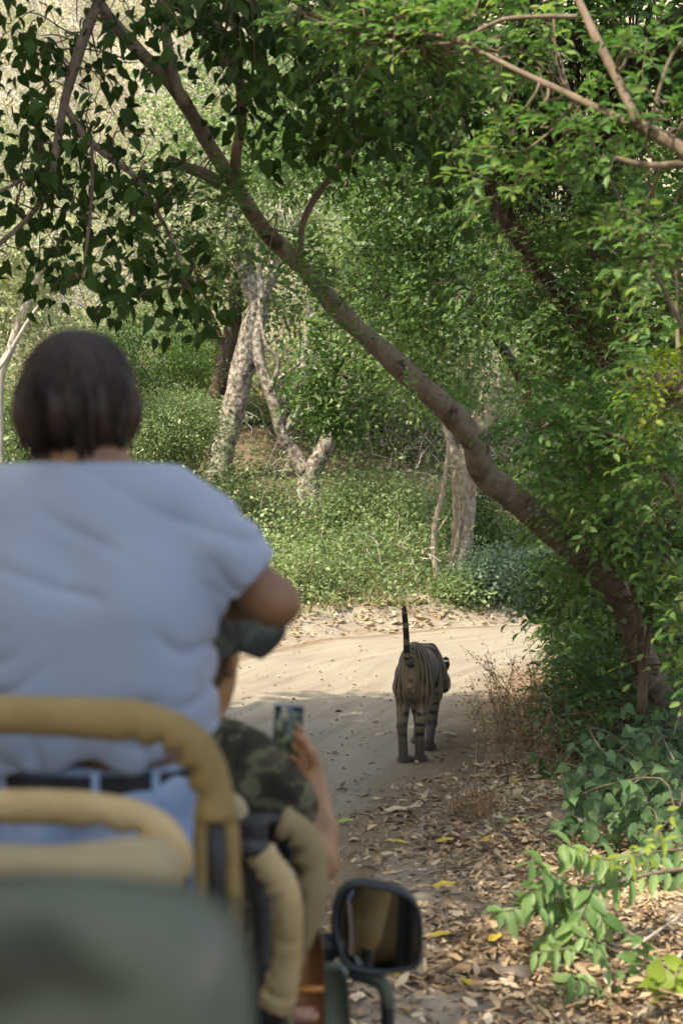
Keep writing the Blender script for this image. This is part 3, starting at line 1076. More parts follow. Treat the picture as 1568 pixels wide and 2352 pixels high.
hp = hang[k] + rg.normal(size=(len(k), 3)) * [.045, .06, .04]
ha = nrm(rg.normal(size=(len(k), 3)) * [.6, .6, .35] + [0, 0, -.75])
hn = nrm(rg.normal(size=(len(k), 3)) * .7 + [0, -.75, .5])
hs = rg.uniform(.05, .125, len(k))
put_leaves(T, FIC, (hp, ha, hn, hs, np.clip(rg.normal(.4, .25, len(k)), 0, 1)), m_ficus, 300, 'foliage', far_tm=FIC)
mb = MB()
limb_pts = np.vstack([catmull(np.array([P(a, b, c) for (a, b), c in zip(pp, Y)]), 5) for pp, Y, _ in br[3:7]])
for h in hang[::2]:
    q = limb_pts[np.argmin(np.linalg.norm(limb_pts - h, axis=1))]
    if np.linalg.norm(q - h) < .5:
        twigs(mb, rg, [q], [h + [0, 0, .03]], .006, .0025, .12)
    else:
        twigs(mb, rg, [h + [rg.normal() * .12, rg.normal() * .12, rg.uniform(.15, .4)]], [h + [0, 0, .03]], .004, .0025, .12)
part('twigs', mb, b_brown, T, kind='stuff')
# pale green sprouts growing from the arching trunk
sp = [(530, 420, 40, 14), (500, 450, 60, 18), (420, 520, 60, 16), (350, 545, 50, 14), (470, 570, 60, 14), (640, 620, 60, 10), (760, 690, 60, 14), (790, 740, 30, 10), (700, 560, 60, 10), (730, 640, 50, 8), (930, 900, 20, 3)]
o, d = [], []
for x, y, s, n in sp:
    for _ in range(n):
        o.append(P(x + rg.normal() * s, y + rg.normal() * s * .5, 9.75 - .35 * rg.random()))
        d.append(nrm(rg.normal(size=3) * [1, .7, .6] + [-.3, -.1, .35]))
mbs = MB()
L = sprays(rg, np.array(o), np.array(d), rg.uniform(.14, .3, len(o)), 9, .062, mbs, droop=.2)
for x, y, s, n in sp[:9]:
    c = P(x, y, 9.6)
    q = ltp[np.argmin(np.linalg.norm(ltp - c, axis=1))]
    twigs(mbs, rg, [q], [c], .007, .003)
put_leaves(T, L6, L, m_fresh, 0, 'sprout_leaves')
part('sprout_stems', mbs, b_fresh, T, kind='stuff')


# ---------------------------------------------------------------- shrubs and trees of the right side
def spray_plant(name, label, base_px, blobs, mat, n_spray, nleaf, leaf_len, seed, limbs=(), bark=None, length=(.2, .4), n_solo=200, tm=L6, droop=.35, cat='bush', base=None, toward=None, group=None, connect=40, limb_r=None):
    """Plant of leafy twigs: limbs given in the picture, twigs spread through blobs (px, py, Y, rx, ry, rz)."""
    rr = np.random.default_rng(seed)
    bl = [(P(a, b, c), (x, y, z)) for a, b, c, x, y, z in blobs]
    if base is None:
        b = G(*base_px) if base_px else bl[0][0]
        base = np.array([b[0], b[1], hz(b[0], b[1])])
    T = thing(name, base, label, cat, group)
    for i, (pp, Y, rd) in enumerate(limbs):
        mb = MB()
        limb(mb, pp, Y, rd, seg=10, rough=.1, rf=7)
        part('trunk' if i == 0 and rd[0] > .05 else 'branch', mb, bark or b_brown, T)
    o, d = blob_points(rr, bl, n_spray)
    dirs = nrm(d * [1, 1, .6] + rr.normal(size=d.shape) * .55 + [0, 0, .15] + (0 if toward is None else np.array(toward)))
    keep = o[:, 2] > height(o[:, 0], o[:, 1]) + .03
    o, dirs = o[keep], dirs[keep]
    mbs = MB()
    L = sprays(rr, o, dirs, rr.uniform(*length, len(o)), nleaf, leaf_len, mbs, droop=droop)
    mu = np.repeat(np.clip(.28 * noise(o, 1.6), -.3, .3), nleaf)
    L = clear_front((*L[:4], np.clip(L[4] + mu, 0, 1)))
    put_leaves(T, tm, L, mat, n_solo, 'foliage')
    if limbs and connect:
        lp = np.vstack([catmull(np.array([P(a, b_, c) for (a, b_), c in zip(pp, Y)]), 5) for pp, Y, _ in limbs])
    else:
        lp = np.array([base])
    if connect:
        for s in rr.choice(len(o), min(connect, len(o)), replace=False):
            q = lp[np.argmin(np.linalg.norm(lp - o[s], axis=1))]
            twigs(mbs, rr, [q], [o[s]], .009, .003, .1)
    part('twigs', mbs, bark or b_brown, T, kind='stuff')
    return T


# dark fig tree behind, with hanging aerial roots
fb = G(1490, 1560)
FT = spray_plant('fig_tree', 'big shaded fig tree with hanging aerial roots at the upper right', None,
                 [(1280, 90, 14, 1.2, 1, .6), (1180, 260, 14, .75, .8, .55), (1100, 180, 14.5, .8, .8, .5), (1420, 140, 14, .9, .9, .7), (1500, 400, 14, .6, .8, .8), (1230, 560, 14.2, .5, .6, .7), (1420, 620, 14, .7, .7, .7), (1060, 60, 14, 1.1, .8, .5), (1290, 400, 15, .7, .6, .8), (1540, 60, 13.5, .7, .8, .6), (960, -690, 12.3, 1.9, 1.5, .8), (1420, -710, 12.8, 2.0, 1.5, .8), (1250, -560, 10.8, 1.6, 1.2, .7)],  # blobs far above the frame: unseen upper crown added to shade the fig
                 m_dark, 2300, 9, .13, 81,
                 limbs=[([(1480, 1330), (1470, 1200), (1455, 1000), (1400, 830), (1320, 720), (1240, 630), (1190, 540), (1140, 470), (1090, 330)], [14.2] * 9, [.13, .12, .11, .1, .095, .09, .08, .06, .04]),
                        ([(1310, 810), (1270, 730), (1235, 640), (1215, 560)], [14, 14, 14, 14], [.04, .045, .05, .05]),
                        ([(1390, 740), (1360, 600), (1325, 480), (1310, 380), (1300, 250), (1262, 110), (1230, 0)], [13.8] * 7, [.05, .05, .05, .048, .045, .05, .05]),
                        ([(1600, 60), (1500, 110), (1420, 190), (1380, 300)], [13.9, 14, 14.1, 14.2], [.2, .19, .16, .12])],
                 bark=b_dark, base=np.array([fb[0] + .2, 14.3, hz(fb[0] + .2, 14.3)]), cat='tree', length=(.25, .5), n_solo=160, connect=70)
mb = MB()
rg = np.random.default_rng(82)
for _ in range(190):
    x = rg.choice([1180, 1200, 1290, 1340, 1400, 1440, 1240]) + rg.normal() * 26
    y0 = rg.uniform(-30, 260)
    ln = rg.uniform(160, 470)
    Y = rg.uniform(13.6, 15)
    pts = [P(x + rg.normal() * 8 + 6 * math.sin(i), y0 + ln * i / 4, Y) for i in range(5)]
    tube(mb, pts, [.012, .011, .009, .007, .004], seg=4, n=3, cap=False)
part('aerial_roots', mb, b_dark, FT, kind='stuff')

# dense shrubs that close the right side of the road
RS = 'shrubs lining the right side of the road'
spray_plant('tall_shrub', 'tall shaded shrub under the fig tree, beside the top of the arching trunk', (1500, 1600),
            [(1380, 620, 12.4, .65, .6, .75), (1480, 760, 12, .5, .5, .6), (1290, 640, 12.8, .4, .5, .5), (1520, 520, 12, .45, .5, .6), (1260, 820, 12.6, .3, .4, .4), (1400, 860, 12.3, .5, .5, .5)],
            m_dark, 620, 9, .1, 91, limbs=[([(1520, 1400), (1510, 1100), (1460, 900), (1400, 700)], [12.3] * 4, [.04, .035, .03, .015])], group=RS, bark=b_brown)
spray_plant('drooping_shrub', 'mid green shrub whose lit sprays reach left over the arching trunk', (1540, 1640),
            [(1290, 960, 9.6, .26, .35, .16), (1380, 1010, 9.7, .35, .4, .3), (1470, 930, 9.8, .35, .4, .35), (1420, 1120, 9.9, .4, .4, .35), (1230, 970, 9.5, .14, .2, .1), (1330, 1080, 9.9, .25, .3, .2)],
            m_fresh, 300, 8, .085, 92, limbs=[([(1600, 1300), (1560, 1150), (1480, 1040), (1380, 990), (1290, 975)], [9.9, 9.8, 9.7, 9.6, 9.5], [.022, .02, .017, .012, .006])], group=RS, bark=b_fresh, toward=(-.4, -.2, 0))
spray_plant('dense_shrub', 'dense dark green shrub hiding the middle of the arching trunk', (1480, 1640),
            [(1400, 1200, 11, .5, .5, .42), (1500, 1120, 11, .4, .5, .6), (1320, 1180, 11.3, .33, .4, .3), (1460, 1330, 13.4, .4, .5, .35), (1350, 1330, 11.6, .42, .4, .35), (1600, 1450, 10.8, .2, .4, .4)],
            m_mid, 620, 9, .095, 93, limbs=[([(1470, 1640), (1470, 1450), (1440, 1300), (1400, 1150)], [11.3, 11.3, 11.2, 11.1], [.03, .026, .02, .01]), ([(1475, 1640), (1490, 1450), (1530, 1250), (1540, 1080)], [11.3] * 4, [.026, .022, .018, .01])], group=RS)
spray_plant('roadside_shrub', 'shrub with pointed dark leaves nearest the bend of the road', (1320, 1500),
            [(1345, 1390, 15.5, .4, .5, .4), (1370, 1430, 15, .45, .5, .45), (1300, 1425, 16, .2, .4, .22), (1350, 1290, 15.5, .42, .5, .4), (1400, 1540, 14, .45, .5, .3), (1340, 1490, 15.2, .28, .4, .2), (1440, 1500, 14, .4, .5, .5)],
            m_mid, 600, 9, .11, 94, limbs=[([(1350, 1540), (1340, 1440), (1300, 1340)], [15.2] * 3, [.03, .02, .01])], group=RS)
spray_plant('lower_shrub', 'bushy green shrub in front of the foot of the leaning trunk', (1450, 1720),
            [(1420, 1600, 12, .45, .5, .4), (1350, 1630, 12.4, .32, .4, .25), (1490, 1540, 13.6, .4, .4, .45), (1300, 1600, 12.8, .2, .3, .16), (1440, 1700, 11.6, .35, .4, .2)],
            m_mid, 480, 9, .09, 95, limbs=[([(1440, 1720), (1430, 1620), (1390, 1530)], [12] * 3, [.022, .016, .008])], group=RS)
spray_plant('edge_shrub', 'lit green shrub at the right edge half way up', (1590, 1700),
            [(1540, 880, 8.6, .14, .25, .25), (1575, 1320, 8.6, .1, .25, .1), (1565, 1080, 8.8, .18, .3, .25), (1580, 1490, 8.8, .08, .3, .14), (1560, 640, 9, .2, .3, .3)],
            m_fresh, 190, 8, .085, 96, limbs=[([(1640, 1700), (1625, 1400), (1600, 1100), (1560, 850), (1550, 600)], [8.9, 8.9, 8.8, 8.7, 8.8], [.03, .027, .022, .014, .008])], group=RS, bark=b_fresh, toward=(-.5, -.1, .1))
spray_plant('yellow_leafed_shrub', 'yellow-green leafed shrub at the right edge above the lit one', None,
            [(1535, 895, 8.2, .12, .14, .13)], m_lime, 48, 7, .06, 97, base=np.array([P(1640, 1700, 8.3)[0], 8.3, hz(P(1640, 1700, 8.3)[0], 8.3)]),
            limbs=[([(1640, 1750), (1630, 1300), (1590, 1000), (1540, 905)], [8.3, 8.3, 8.25, 8.2], [.018, .015, .01, .005])], group=RS, bark=b_fresh)
# mass behind them, so that no light shows low down
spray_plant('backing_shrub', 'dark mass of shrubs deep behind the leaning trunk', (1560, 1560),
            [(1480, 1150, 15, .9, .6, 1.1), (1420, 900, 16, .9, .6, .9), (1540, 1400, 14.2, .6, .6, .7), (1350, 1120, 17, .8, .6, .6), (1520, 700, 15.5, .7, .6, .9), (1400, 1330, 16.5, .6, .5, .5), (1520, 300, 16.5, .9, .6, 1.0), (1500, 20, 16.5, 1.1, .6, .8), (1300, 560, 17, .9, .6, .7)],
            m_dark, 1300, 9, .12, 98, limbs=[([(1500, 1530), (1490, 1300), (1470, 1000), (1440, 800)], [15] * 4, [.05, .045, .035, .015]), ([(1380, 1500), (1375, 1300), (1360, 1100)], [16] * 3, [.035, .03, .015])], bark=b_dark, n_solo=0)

# near branches hanging into the picture from the right
NT = spray_plant('overhanging_tree', 'slim tan branches with fresh green leaves reaching in from the upper right', None,
                 [(1480, 120, 6.6, .16, .2, .1), (1530, 270, 6.4, .14, .2, .1), (1420, 280, 6.8, .2, .2, .07), (1330, 300, 6.9, .16, .2, .1), (1090, 130, 7.3, .3, .3, .14), (960, 90, 7.5, .26, .3, .12), (860, 90, 7.6, .25, .25, .09), (720, 40, 7.7, .2, .2, .07), (1210, 320, 7, .22, .25, .12), (1120, 60, 7.4, .3, .3, .1), (1290, 420, 7, .12, .15, .06), (1160, 420, 7.2, .16, .2, .07), (950, 200, 7.6, .24, .2, .06), (1010, 20, 7.4, .3, .2, .08), (1540, 520, 6.6, .16, .2, .2), (1450, 560, 7, .2, .2, .15)],
                 m_fresh, 400, 8, .072, 101,
                 limbs=[([(1800, 620), (1660, 440), (1568, 345), (1470, 285), (1455, 262), (1400, 150), (1355, 60), (1310, -40)], [6.2, 6.3, 6.4, 6.5, 6.5, 6.6, 6.7, 6.8], [.045, .04, .034, .025, .022, .02, .018, .015]),
                        ([(1560, 340), (1480, 300), (1390, 258), (1300, 215), (1200, 168), (1120, 128), (1060, 98), (1000, 80), (930, 75)], np.linspace(6.4, 7.3, 9), [.022, .02, .017, .015, .014, .012, .01, .008, .005]),
                        ([(1640, 385), (1568, 378), (1500, 380), (1450, 374), (1412, 362)], [6.4] * 5, [.02, .018, .014, .012, .009]),
                        ([(1325, 38), (1240, 38), (1160, 44), (1100, 70), (1050, 95), (960, 105), (920, 118)], [6.75, 6.8, 6.9, 7, 7.1, 7.3, 7.3], [.01, .01, .009, .008, .008, .007, .005]),
                        ([(1310, 220), (1440, 500), (1540, 700), (1600, 820)], [7.2, 7.1, 7, 6.9], [.006, .008, .01, .011]),
                        ([(1600, 60), (1540, 130), (1500, 250), (1480, 330)], [6.4, 6.4, 6.4, 6.5], [.008, .008, .007, .005])],
                 bark=b_fresh, base=np.array([3.1, 6.1, hz(3.1, 6.1)]), cat='tree', length=(.14, .26), n_solo=300, droop=.25, connect=90, toward=(-.25, -.1, .1))
mb = MB()
q = P(1800, 620, 6.2)
tube(mb, [[3.1, 6.1, hz(3.1, 6.1) - .2], [3.0, 6.1, .8], [2.7, 6.15, 1.9], q], [.09, .08, .065, .05], seg=12, rough=.08)
part('trunk', mb, b_fresh, NT)

# creeper with heart leaves over the right bank
rg = np.random.default_rng(111)
cb = G(1480, 1880)
CT = thing('creeper', (cb[0], cb[1], hz(cb[0], cb[1])), 'blue-green creeper with rounded heart leaves spreading low over the right bank', 'creeper')
pts = []
for x, y, sx, sy, n in [(1440, 1770, 70, 60, 210), (1500, 1720, 60, 70, 190), (1400, 1840, 60, 45, 120), (1500, 1850, 50, 50, 130), (1350, 1790, 40, 30, 40), (1560, 1650, 40, 60, 90), (1320, 1900, 40, 20, 30), (1440, 1930, 70, 20, 50), (1530, 2010, 40, 30, 40)]:
    for _ in range(n):
        a = G(x + rg.normal() * sx * .8, y + 30 + abs(rg.normal()) * sy * .5)
        a[2] += abs(rg.normal()) * .2 + .05
        a[1] = max(a[1], 7.2)
        pts.append(a)
pts = np.array(pts)
pa = nrm(rg.normal(size=pts.shape) * [.6, .6, .3] + [-.1, -.5, -.35])
pn = nrm(rg.normal(size=pts.shape) * .35 + [-.1, -.55, .75])
put_leaves(CT, HEART, (pts, pa, pn, rg.uniform(.055, .105, len(pts)), np.clip(rg.normal(.45, .25, len(pts)), 0, 1)), m_creep, 300)
mb = MB()
for _ in range(60):
    a = pts[rg.integers(len(pts))]
    b = pts[rg.integers(len(pts))]
    if np.linalg.norm(a - b) < 1.6: twigs(mb, rg, [a], [b], .005, .003, .12)
part('vine_stems', mb, b_fresh, CT, kind='stuff')


# ---------------------------------------------------------------- small plants of the right verge
def herb(name, label, stems, mat, nleaf, leaf_len, seed, tm=LN, bark=None, droop=.3, cat='plant', n_solo=150, spread=.9, width=.5, jitter=.3):
    """stems: list of (list of px points, distances, radius)."""
    rr = np.random.default_rng(seed)
    s0 = P(*stems[0][0][0], stems[0][1][0])
    T = thing(name, (s0[0], s0[1], hz(s0[0], s0[1])), label, cat)
    Ls = []
    mb = MB()
    for pp, Y, r0, n in stems:
        pts = np.array([P(a, b, c) for (a, b), c in zip(pp, Y)])
        path = catmull(pts, 12)
        mb = MB()
        tube(mb, pts, np.linspace(r0, r0 * .4, len(pts)), seg=6, n=4)
        part('stem', mb, bark or b_fresh, T)
        tt = np.linspace(.3 if n < 14 else .15, 1, n)
        idx = (tt * (len(path) - 1)).astype(int)
        q = path[idx]
        tg = nrm(np.gradient(path, axis=0))[idx]
        side = nrm(np.cross(tg, [0.1, -.4, .9]))
        sg = np.where(np.arange(n) % 2 == 0, 1.0, -1.0)[:, None]
        ax = nrm(tg * .5 + side * sg * spread + [0, 0, -droop] + rr.normal(size=q.shape) * jitter)
        no = nrm(np.cross(side, tg) * .6 + [0, -.35, .6] + rr.normal(size=q.shape) * jitter)
        Ls.append((q, ax, no, leaf_len * rr.uniform(.65, 1.15, n), np.clip(rr.normal(.5, .25, n), 0, 1)))
    L = cat_l(*Ls)
    put_leaves(T, tm, L, mat, n_solo)
    return T


m_sap = leaf_mat('sapling_leaf', (.1, .195, .055), (.225, .34, .12), trans=.38, rough=.45)
herb('drooping_sapling', 'sapling branch with pale green drooping leaves hanging over the leaf litter at right',
     [([(1660, 1975), (1568, 1995), (1480, 2010), (1400, 2030), (1330, 2040), (1260, 2000), (1220, 1975)], np.linspace(7.3, 6.9, 7), .013, 30),
      ([(1400, 2030), (1330, 2060), (1250, 2075), (1190, 2085), (1150, 2095)], np.linspace(7.1, 6.8, 5), .008, 30),
      ([(1380, 2035), (1330, 2070), (1290, 2110), (1240, 2160)], np.linspace(7.1, 6.9, 4), .007, 24),
      ([(1300, 2010), (1250, 2030), (1210, 2060)], [7, 6.95, 6.9], .005, 14), ([(1360, 2030), (1340, 2090), (1320, 2140)], [7, 6.9, 6.85], .005, 14),
      ([(1440, 2015), (1400, 1980), (1340, 1955), (1290, 1940)], np.linspace(7.15, 7, 4), .006, 20),
      ([(1660, 1930), (1568, 1950), (1480, 1960), (1430, 1985)], np.linspace(7.4, 7.15, 4), .007, 9),
      ([(1350, 2045), (1370, 2090), (1390, 2130)], [7.0, 6.9, 6.85], .005, 8)], m_sap, 12, .128, 121, droop=.7, cat='sapling')
herb('broadleaf_plant', 'green plant with narrow pointed leaves at the bottom right on the leaf litter',
     [([(1440, 2330), (1430, 2280), (1400, 2230), (1370, 2180)], [6.5, 6.5, 6.45, 6.4], .006, 14),
      ([(1440, 2330), (1460, 2260), (1480, 2200), (1470, 2150)], [6.5, 6.5, 6.5, 6.5], .006, 14),
      ([(1440, 2330), (1400, 2290), (1350, 2260), (1310, 2240)], [6.5, 6.45, 6.4, 6.35], .006, 12),
      ([(1450, 2330), (1490, 2290), (1530, 2260)], [6.5, 6.5, 6.5], .005, 9),
      ([(1360, 2200), (1300, 2180), (1230, 2190)], [6.7, 6.7, 6.7], .004, 10),
      ([(1420, 2190), (1370, 2160), (1330, 2150)], [6.8, 6.8, 6.8], .004, 9)], m_sap, 12, .11, 122, droop=.45)
herb('yellowing_plant', 'small plant with round yellow-green leaves at the bottom right edge',
     [([(1560, 2352), (1545, 2280), (1560, 2220)], [6.3, 6.3, 6.3], .005, 6),
      ([(1550, 2352), (1515, 2290), (1500, 2250)], [6.3, 6.3, 6.3], .005, 5),
      ([(1560, 2352), (1590, 2270), (1600, 2200)], [6.3, 6.3, 6.3], .005, 5)], m_lime, 6, .1, 123, tm=HEART, droop=.2)
herb('seedling', 'small seedling with four round leaves on the sunlit leaf litter',
     [([(1172, 1960), (1172, 1930), (1160, 1905)], [10.0, 10.0, 10.0], .004, 5), ([(1172, 1960), (1185, 1925), (1200, 1905)], [10.0] * 3, .004, 4)], m_sap, 5, .11, 124, tm=HEART, droop=.1)
herb('fern_like_plant', 'upright bright green feathery plant at the foot of the dry weeds',
     [([(1270, 1790), (1250, 1760), (1225, 1745)], [11.6] * 3, .004, 12), ([(1280, 1800), (1290, 1770), (1310, 1745)], [11.5] * 3, .004, 12), ([(1285, 1810), (1300, 1840), (1310, 1860)], [10.9] * 3, .004, 10),
      ([(1280, 1850), (1275, 1810), (1262, 1780)], [11.2] * 3, .004, 12)], m_fresh, 12, .1, 125, tm=L6, droop=.2)
herb('low_herb', 'low grey-green herb with tiny leaves at the bottom edge right of the mirror',
     [([(1330, 2350), (1300, 2310), (1290, 2260)], [6.4] * 3, .004, 16), ([(1335, 2350), (1340, 2300), (1350, 2250)], [6.4] * 3, .004, 16), ([(1330, 2350), (1270, 2330), (1240, 2300)], [6.4] * 3, .004, 14),
      ([(1340, 2350), (1380, 2310), (1400, 2280)], [6.4] * 3, .004, 14), ([(1330, 2352), (1310, 2330), (1320, 2290)], [6.35] * 3, .004, 14)], m_herb, 14, .045, 126, tm=L6, droop=.1)
# twining vine with pale young leaves at right
herb('pale_vine', 'thin pale vine with small lime leaves twining at the right edge',
     [([(1640, 1760), (1575, 1800), (1560, 1850), (1520, 1900), (1490, 1940), (1440, 1965), (1390, 1975), (1340, 1965)], np.linspace(7, 6.9, 8), .0035, 13),
      ([(1640, 1890), (1568, 1920), (1510, 1945), (1480, 1985), (1430, 1998)], np.linspace(6.9, 6.9, 5), .003, 7)], m_lime, 9, .07, 127, droop=.3, cat='vine')

# dry reddish weeds on the right verge
rg = np.random.default_rng(131)
for nm, lab, cx, cy_, Y, sx, hgt, n in [('dry_weed', 'tall reddish dry weed at the road edge just right of the tiger', 1200, 1700, 12.6, .34, .75, 30),
                                        ('dry_weed', 'bushy brown dry weed under the dark roadside shrub', 1320, 1690, 12.9, .4, .8, 34),
                                        ('dry_weed', 'wide hazy brown dry weed in front of the bushy one', 1250, 1750, 12.0, .38, .55, 22),
                                        ('dry_weed', 'thin arching dry weed standing out over the bright road', 1195, 1580, 14.6, .18, .75, 9),
                                        ('dry_weed', 'short pale dry weed on the leaf litter below the tiger', 1100, 1850, 10.6, .16, .26, 20),
                                        ('dry_weed', 'straw coloured dry weed among the leaves of the lower shrub', 1400, 1750, 11.4, .3, .6, 22)]:
    b = G(cx, cy_ + 25)
    T = thing(nm, (b[0], b[1], hz(b[0], b[1])), lab, 'weed', 'dry weeds on the right verge')
    ms, ml = MB(), MB()
    for i in range(n):
        a = b + [rg.normal() * sx * .6, rg.normal() * .2, 0]
        a[2] = hz(a[0], a[1]) - .02
        lean = rg.normal(size=3) * [.38, .25, 0] + [-.12, 0, 1]
        tip = a + nrm(lean) * hgt * rg.uniform(.5, 1.1)
        mid = (a + tip) / 2 + rg.normal(size=3) * .03
        tube(ms, [a, mid, tip], [.004, .003, .0015], seg=4, n=3, cap=False, tint=rg.uniform(.2, .6))
        m = 26
        t_ = rg.uniform(.3, 1, m)[:, None]
        q = a + (tip - a) * t_ + rg.normal(size=(m, 3)) * [.055, .055, .03]
        leaf_geo(ml, L2W, q, rg.normal(size=(m, 3)) + [0, 0, .2], rg.normal(size=(m, 3)), rg.uniform(.012, .035, m), rg.uniform(.1, .9, m))
        for s_ in rg.choice(m, 7, replace=False):
            twigs(ms, rg, [a + (tip - a) * t_[s_]], [q[s_]], .0018, .001, .1, seg=3, n=2)
    part('stem', ms, m_weed, T)
    part('seed_heads', ml, m_weed, T, kind='stuff')
# fallen dry sticks on the right bank
for lab, pp, Y, r0 in [('grey fallen stick lying against the creeper', [(1340, 1790), (1400, 1740), (1440, 1710)], [11, 11.2, 11.4], .012),
                       ('long tan fallen stick at the right edge above the yellowing plant', [(1400, 2225), (1480, 2160), (1568, 2100), (1640, 2060)], [6.9, 7, 7.1, 7.2], .008),
                       ('thin dry stalk standing on the litter below the tiger', [(1087, 1800), (1092, 1740), (1098, 1660)], [11.6, 11.6, 11.6], .003)]:
    mb = MB()
    limb(mb, pp, Y, np.linspace(r0, r0 * .5, len(pp)), seg=6)
    tag(part('dry_stick', mb, b_grey), lab, 'stick')
# ---------------------------------------------------------------- leaf litter of the right verge
def litter_mat():
    m, t, out = mat_base('dry_leaf')
    at = N(t, 'ShaderNodeAttribute', attribute_name='tint')
    so_ = N(t, 'ShaderNodeAttribute', attribute_name='solo')
    oi = t.nodes.new('ShaderNodeObjectInfo')
    ma = N(t, 'ShaderNodeMath', operation='MULTIPLY_ADD')
    t.links.new(oi.outputs['Random'], ma.inputs[0])
    t.links.new(so_.outputs['Fac'], ma.inputs[1])
    t.links.new(at.outputs['Fac'], ma.inputs[2])
    c = ramp(t, ma.outputs[0], [(0, (.13, .082, .05)), (.3, (.26, .175, .1)), (.6, (.43, .31, .185)), (.85, (.53, .41, .265)), (1, (.6, .49, .34))])
    p = N(t, 'ShaderNodeBsdfPrincipled', i_Roughness=.7)
    p.inputs['Specular IOR Level'].default_value = .25
    t.links.new(c, p.inputs['Base Color'])
    n2 = noise_node(t, 90, 4, .6)
    t.links.new(bump(t, n2.outputs[0], .3, .004), p.inputs['Normal'])
    t.links.new(p.outputs[0], out.inputs[0])
    return m


m_dry = litter_mat()
rg = np.random.default_rng(141)
n = 190000
x, y = rg.uniform(-.3, 5.5, n), rg.uniform(5.6, 21, n)
ins, dl, dr = road_side(np.c_[x, y])
sd = np.where(ins, -dr, dr)          # distance beyond the road's right edge
dens = np.interp(sd, [-1.4, -.5, 0, .6, 3, 5], [0.01, .05, .3, 1, 1, .6]) * np.interp(y, [5.6, 11, 14, 21], [1, .9, .45, .12])
dens *= np.clip(.75 + .6 * noise(np.c_[x, y, x * 0], 1.4), .15, 1)
keep = (rg.random(n) < dens) & (dl > dr)
x, y, sd = x[keep], y[keep], sd[keep]
z = np.where(sd < 0, .015, height(x, y)) + rg.uniform(.0, .05, len(x)) * np.clip(sd + .3, .1, 1)
yaw = rg.uniform(0, 6.283, len(x))
ax = np.c_[np.cos(yaw), np.sin(yaw), rg.normal(0, .22, len(x))]
no = nrm(np.c_[rg.normal(0, .4, (len(x), 2)), np.ones(len(x))])
flip = rg.random(len(x)) < .4
no[flip] *= -1
size = rg.uniform(.04, .105, len(x)) * np.where(rg.random(len(x)) < .5, .5, 1)
tint = np.clip(rg.normal(.52, .23, len(x)) + .15 * noise(np.c_[x, y, z], .9), 0, 1)
width = rg.uniform(.28, .85, len(x))
pos = np.c_[x, y, z]
px_, py_, pf = to_px(pos)
inside = (px_ > 740) & (px_ < 1568) & (py_ > 1500) & (py_ < 2352)
rank = np.where(inside, size / pf, -1)
order = np.argsort(-rank)
solo = order[:260]
rest = order[260:]
mb = MB()
DRY6 = _tmpl([(0, 0, .03), (.25, .32, .02), (.23, .68, .1), (0, 1, .1), (-.22, .66, .12), (-.25, .34, .06), (0, .5, 0)], [(0, 1, 6), (1, 2, 6), (2, 3, 6), (3, 4, 6), (4, 5, 6), (5, 0, 6)])
nr_ = rest[pos[rest, 1] < 9.2]
fr_ = rest[pos[rest, 1] >= 9.2]
leaf_geo(mb, DRY6, pos[nr_], ax[nr_], no[nr_], size[nr_], tint[nr_], width[nr_])
leaf_geo(mb, L2W, pos[fr_], ax[fr_], no[fr_], size[fr_], tint[fr_], width[fr_] * .85)
tag(part('leaf_litter', mb, m_dry), 'thick layer of dry brown leaves along the right verge', 'leaf litter', kind='stuff')
me_d = [mesh_from('fallen_leaf', DRY[0] * np.array([wd, 1, cz]), [DRY[1]], m_dry, True, tint=np.zeros(10), solo=1.0) for wd, cz in ((.42, 1.1), (.58, .8), (.75, .5))]


def flat_leaf(name, me, p_, a_, n_, s_, label, group=None):
    a_ = nrm(a_)
    sd_ = nrm(np.cross(a_, n_))
    n2 = np.cross(sd_, a_)
    o = bpy.data.objects.new(name, me)
    o.matrix_basis = Matrix(((sd_[0] * s_, a_[0] * s_, n2[0] * s_, p_[0]), (sd_[1] * s_, a_[1] * s_, n2[1] * s_, p_[1]), (sd_[2] * s_, a_[2] * s_, n2[2] * s_, p_[2]), (0, 0, 0, 1)))
    COL.objects.link(o)
    return tag(o, label, 'leaf', group)


for k, i in enumerate(solo):
    qx, qy = px_[i], py_[i]
    if qx < 1000 and qy > 2240: zone = 'between the green jeep panel and the curved mirror stay'
    elif qx < 990 and qy > 2000: zone = 'just behind the wing mirror'
    elif qy < 1850: zone = 'near the dry weeds, at the far end of the litter'
    elif qx < 1000: zone = 'above the wing mirror, where the litter thins out to bare earth'
    elif qx < 1180 and qy > 2150: zone = 'in the bare patch of litter right of the mirror stay'
    elif qx < 1180: zone = 'between the wing mirror and the drooping sapling'
    elif qy > 2200: zone = 'under the low plants at the bottom right'
    elif qy > 1990: zone = 'under the drooping sapling'
    else: zone = 'between the drooping sapling and the creeper'
    flat_leaf('fallen_leaf', me_d[k % 3], pos[i] + [0, 0, .02], ax[i], no[i], size[i], 'dry curled brown leaf ' + zone, 'large dry leaves ' + zone)
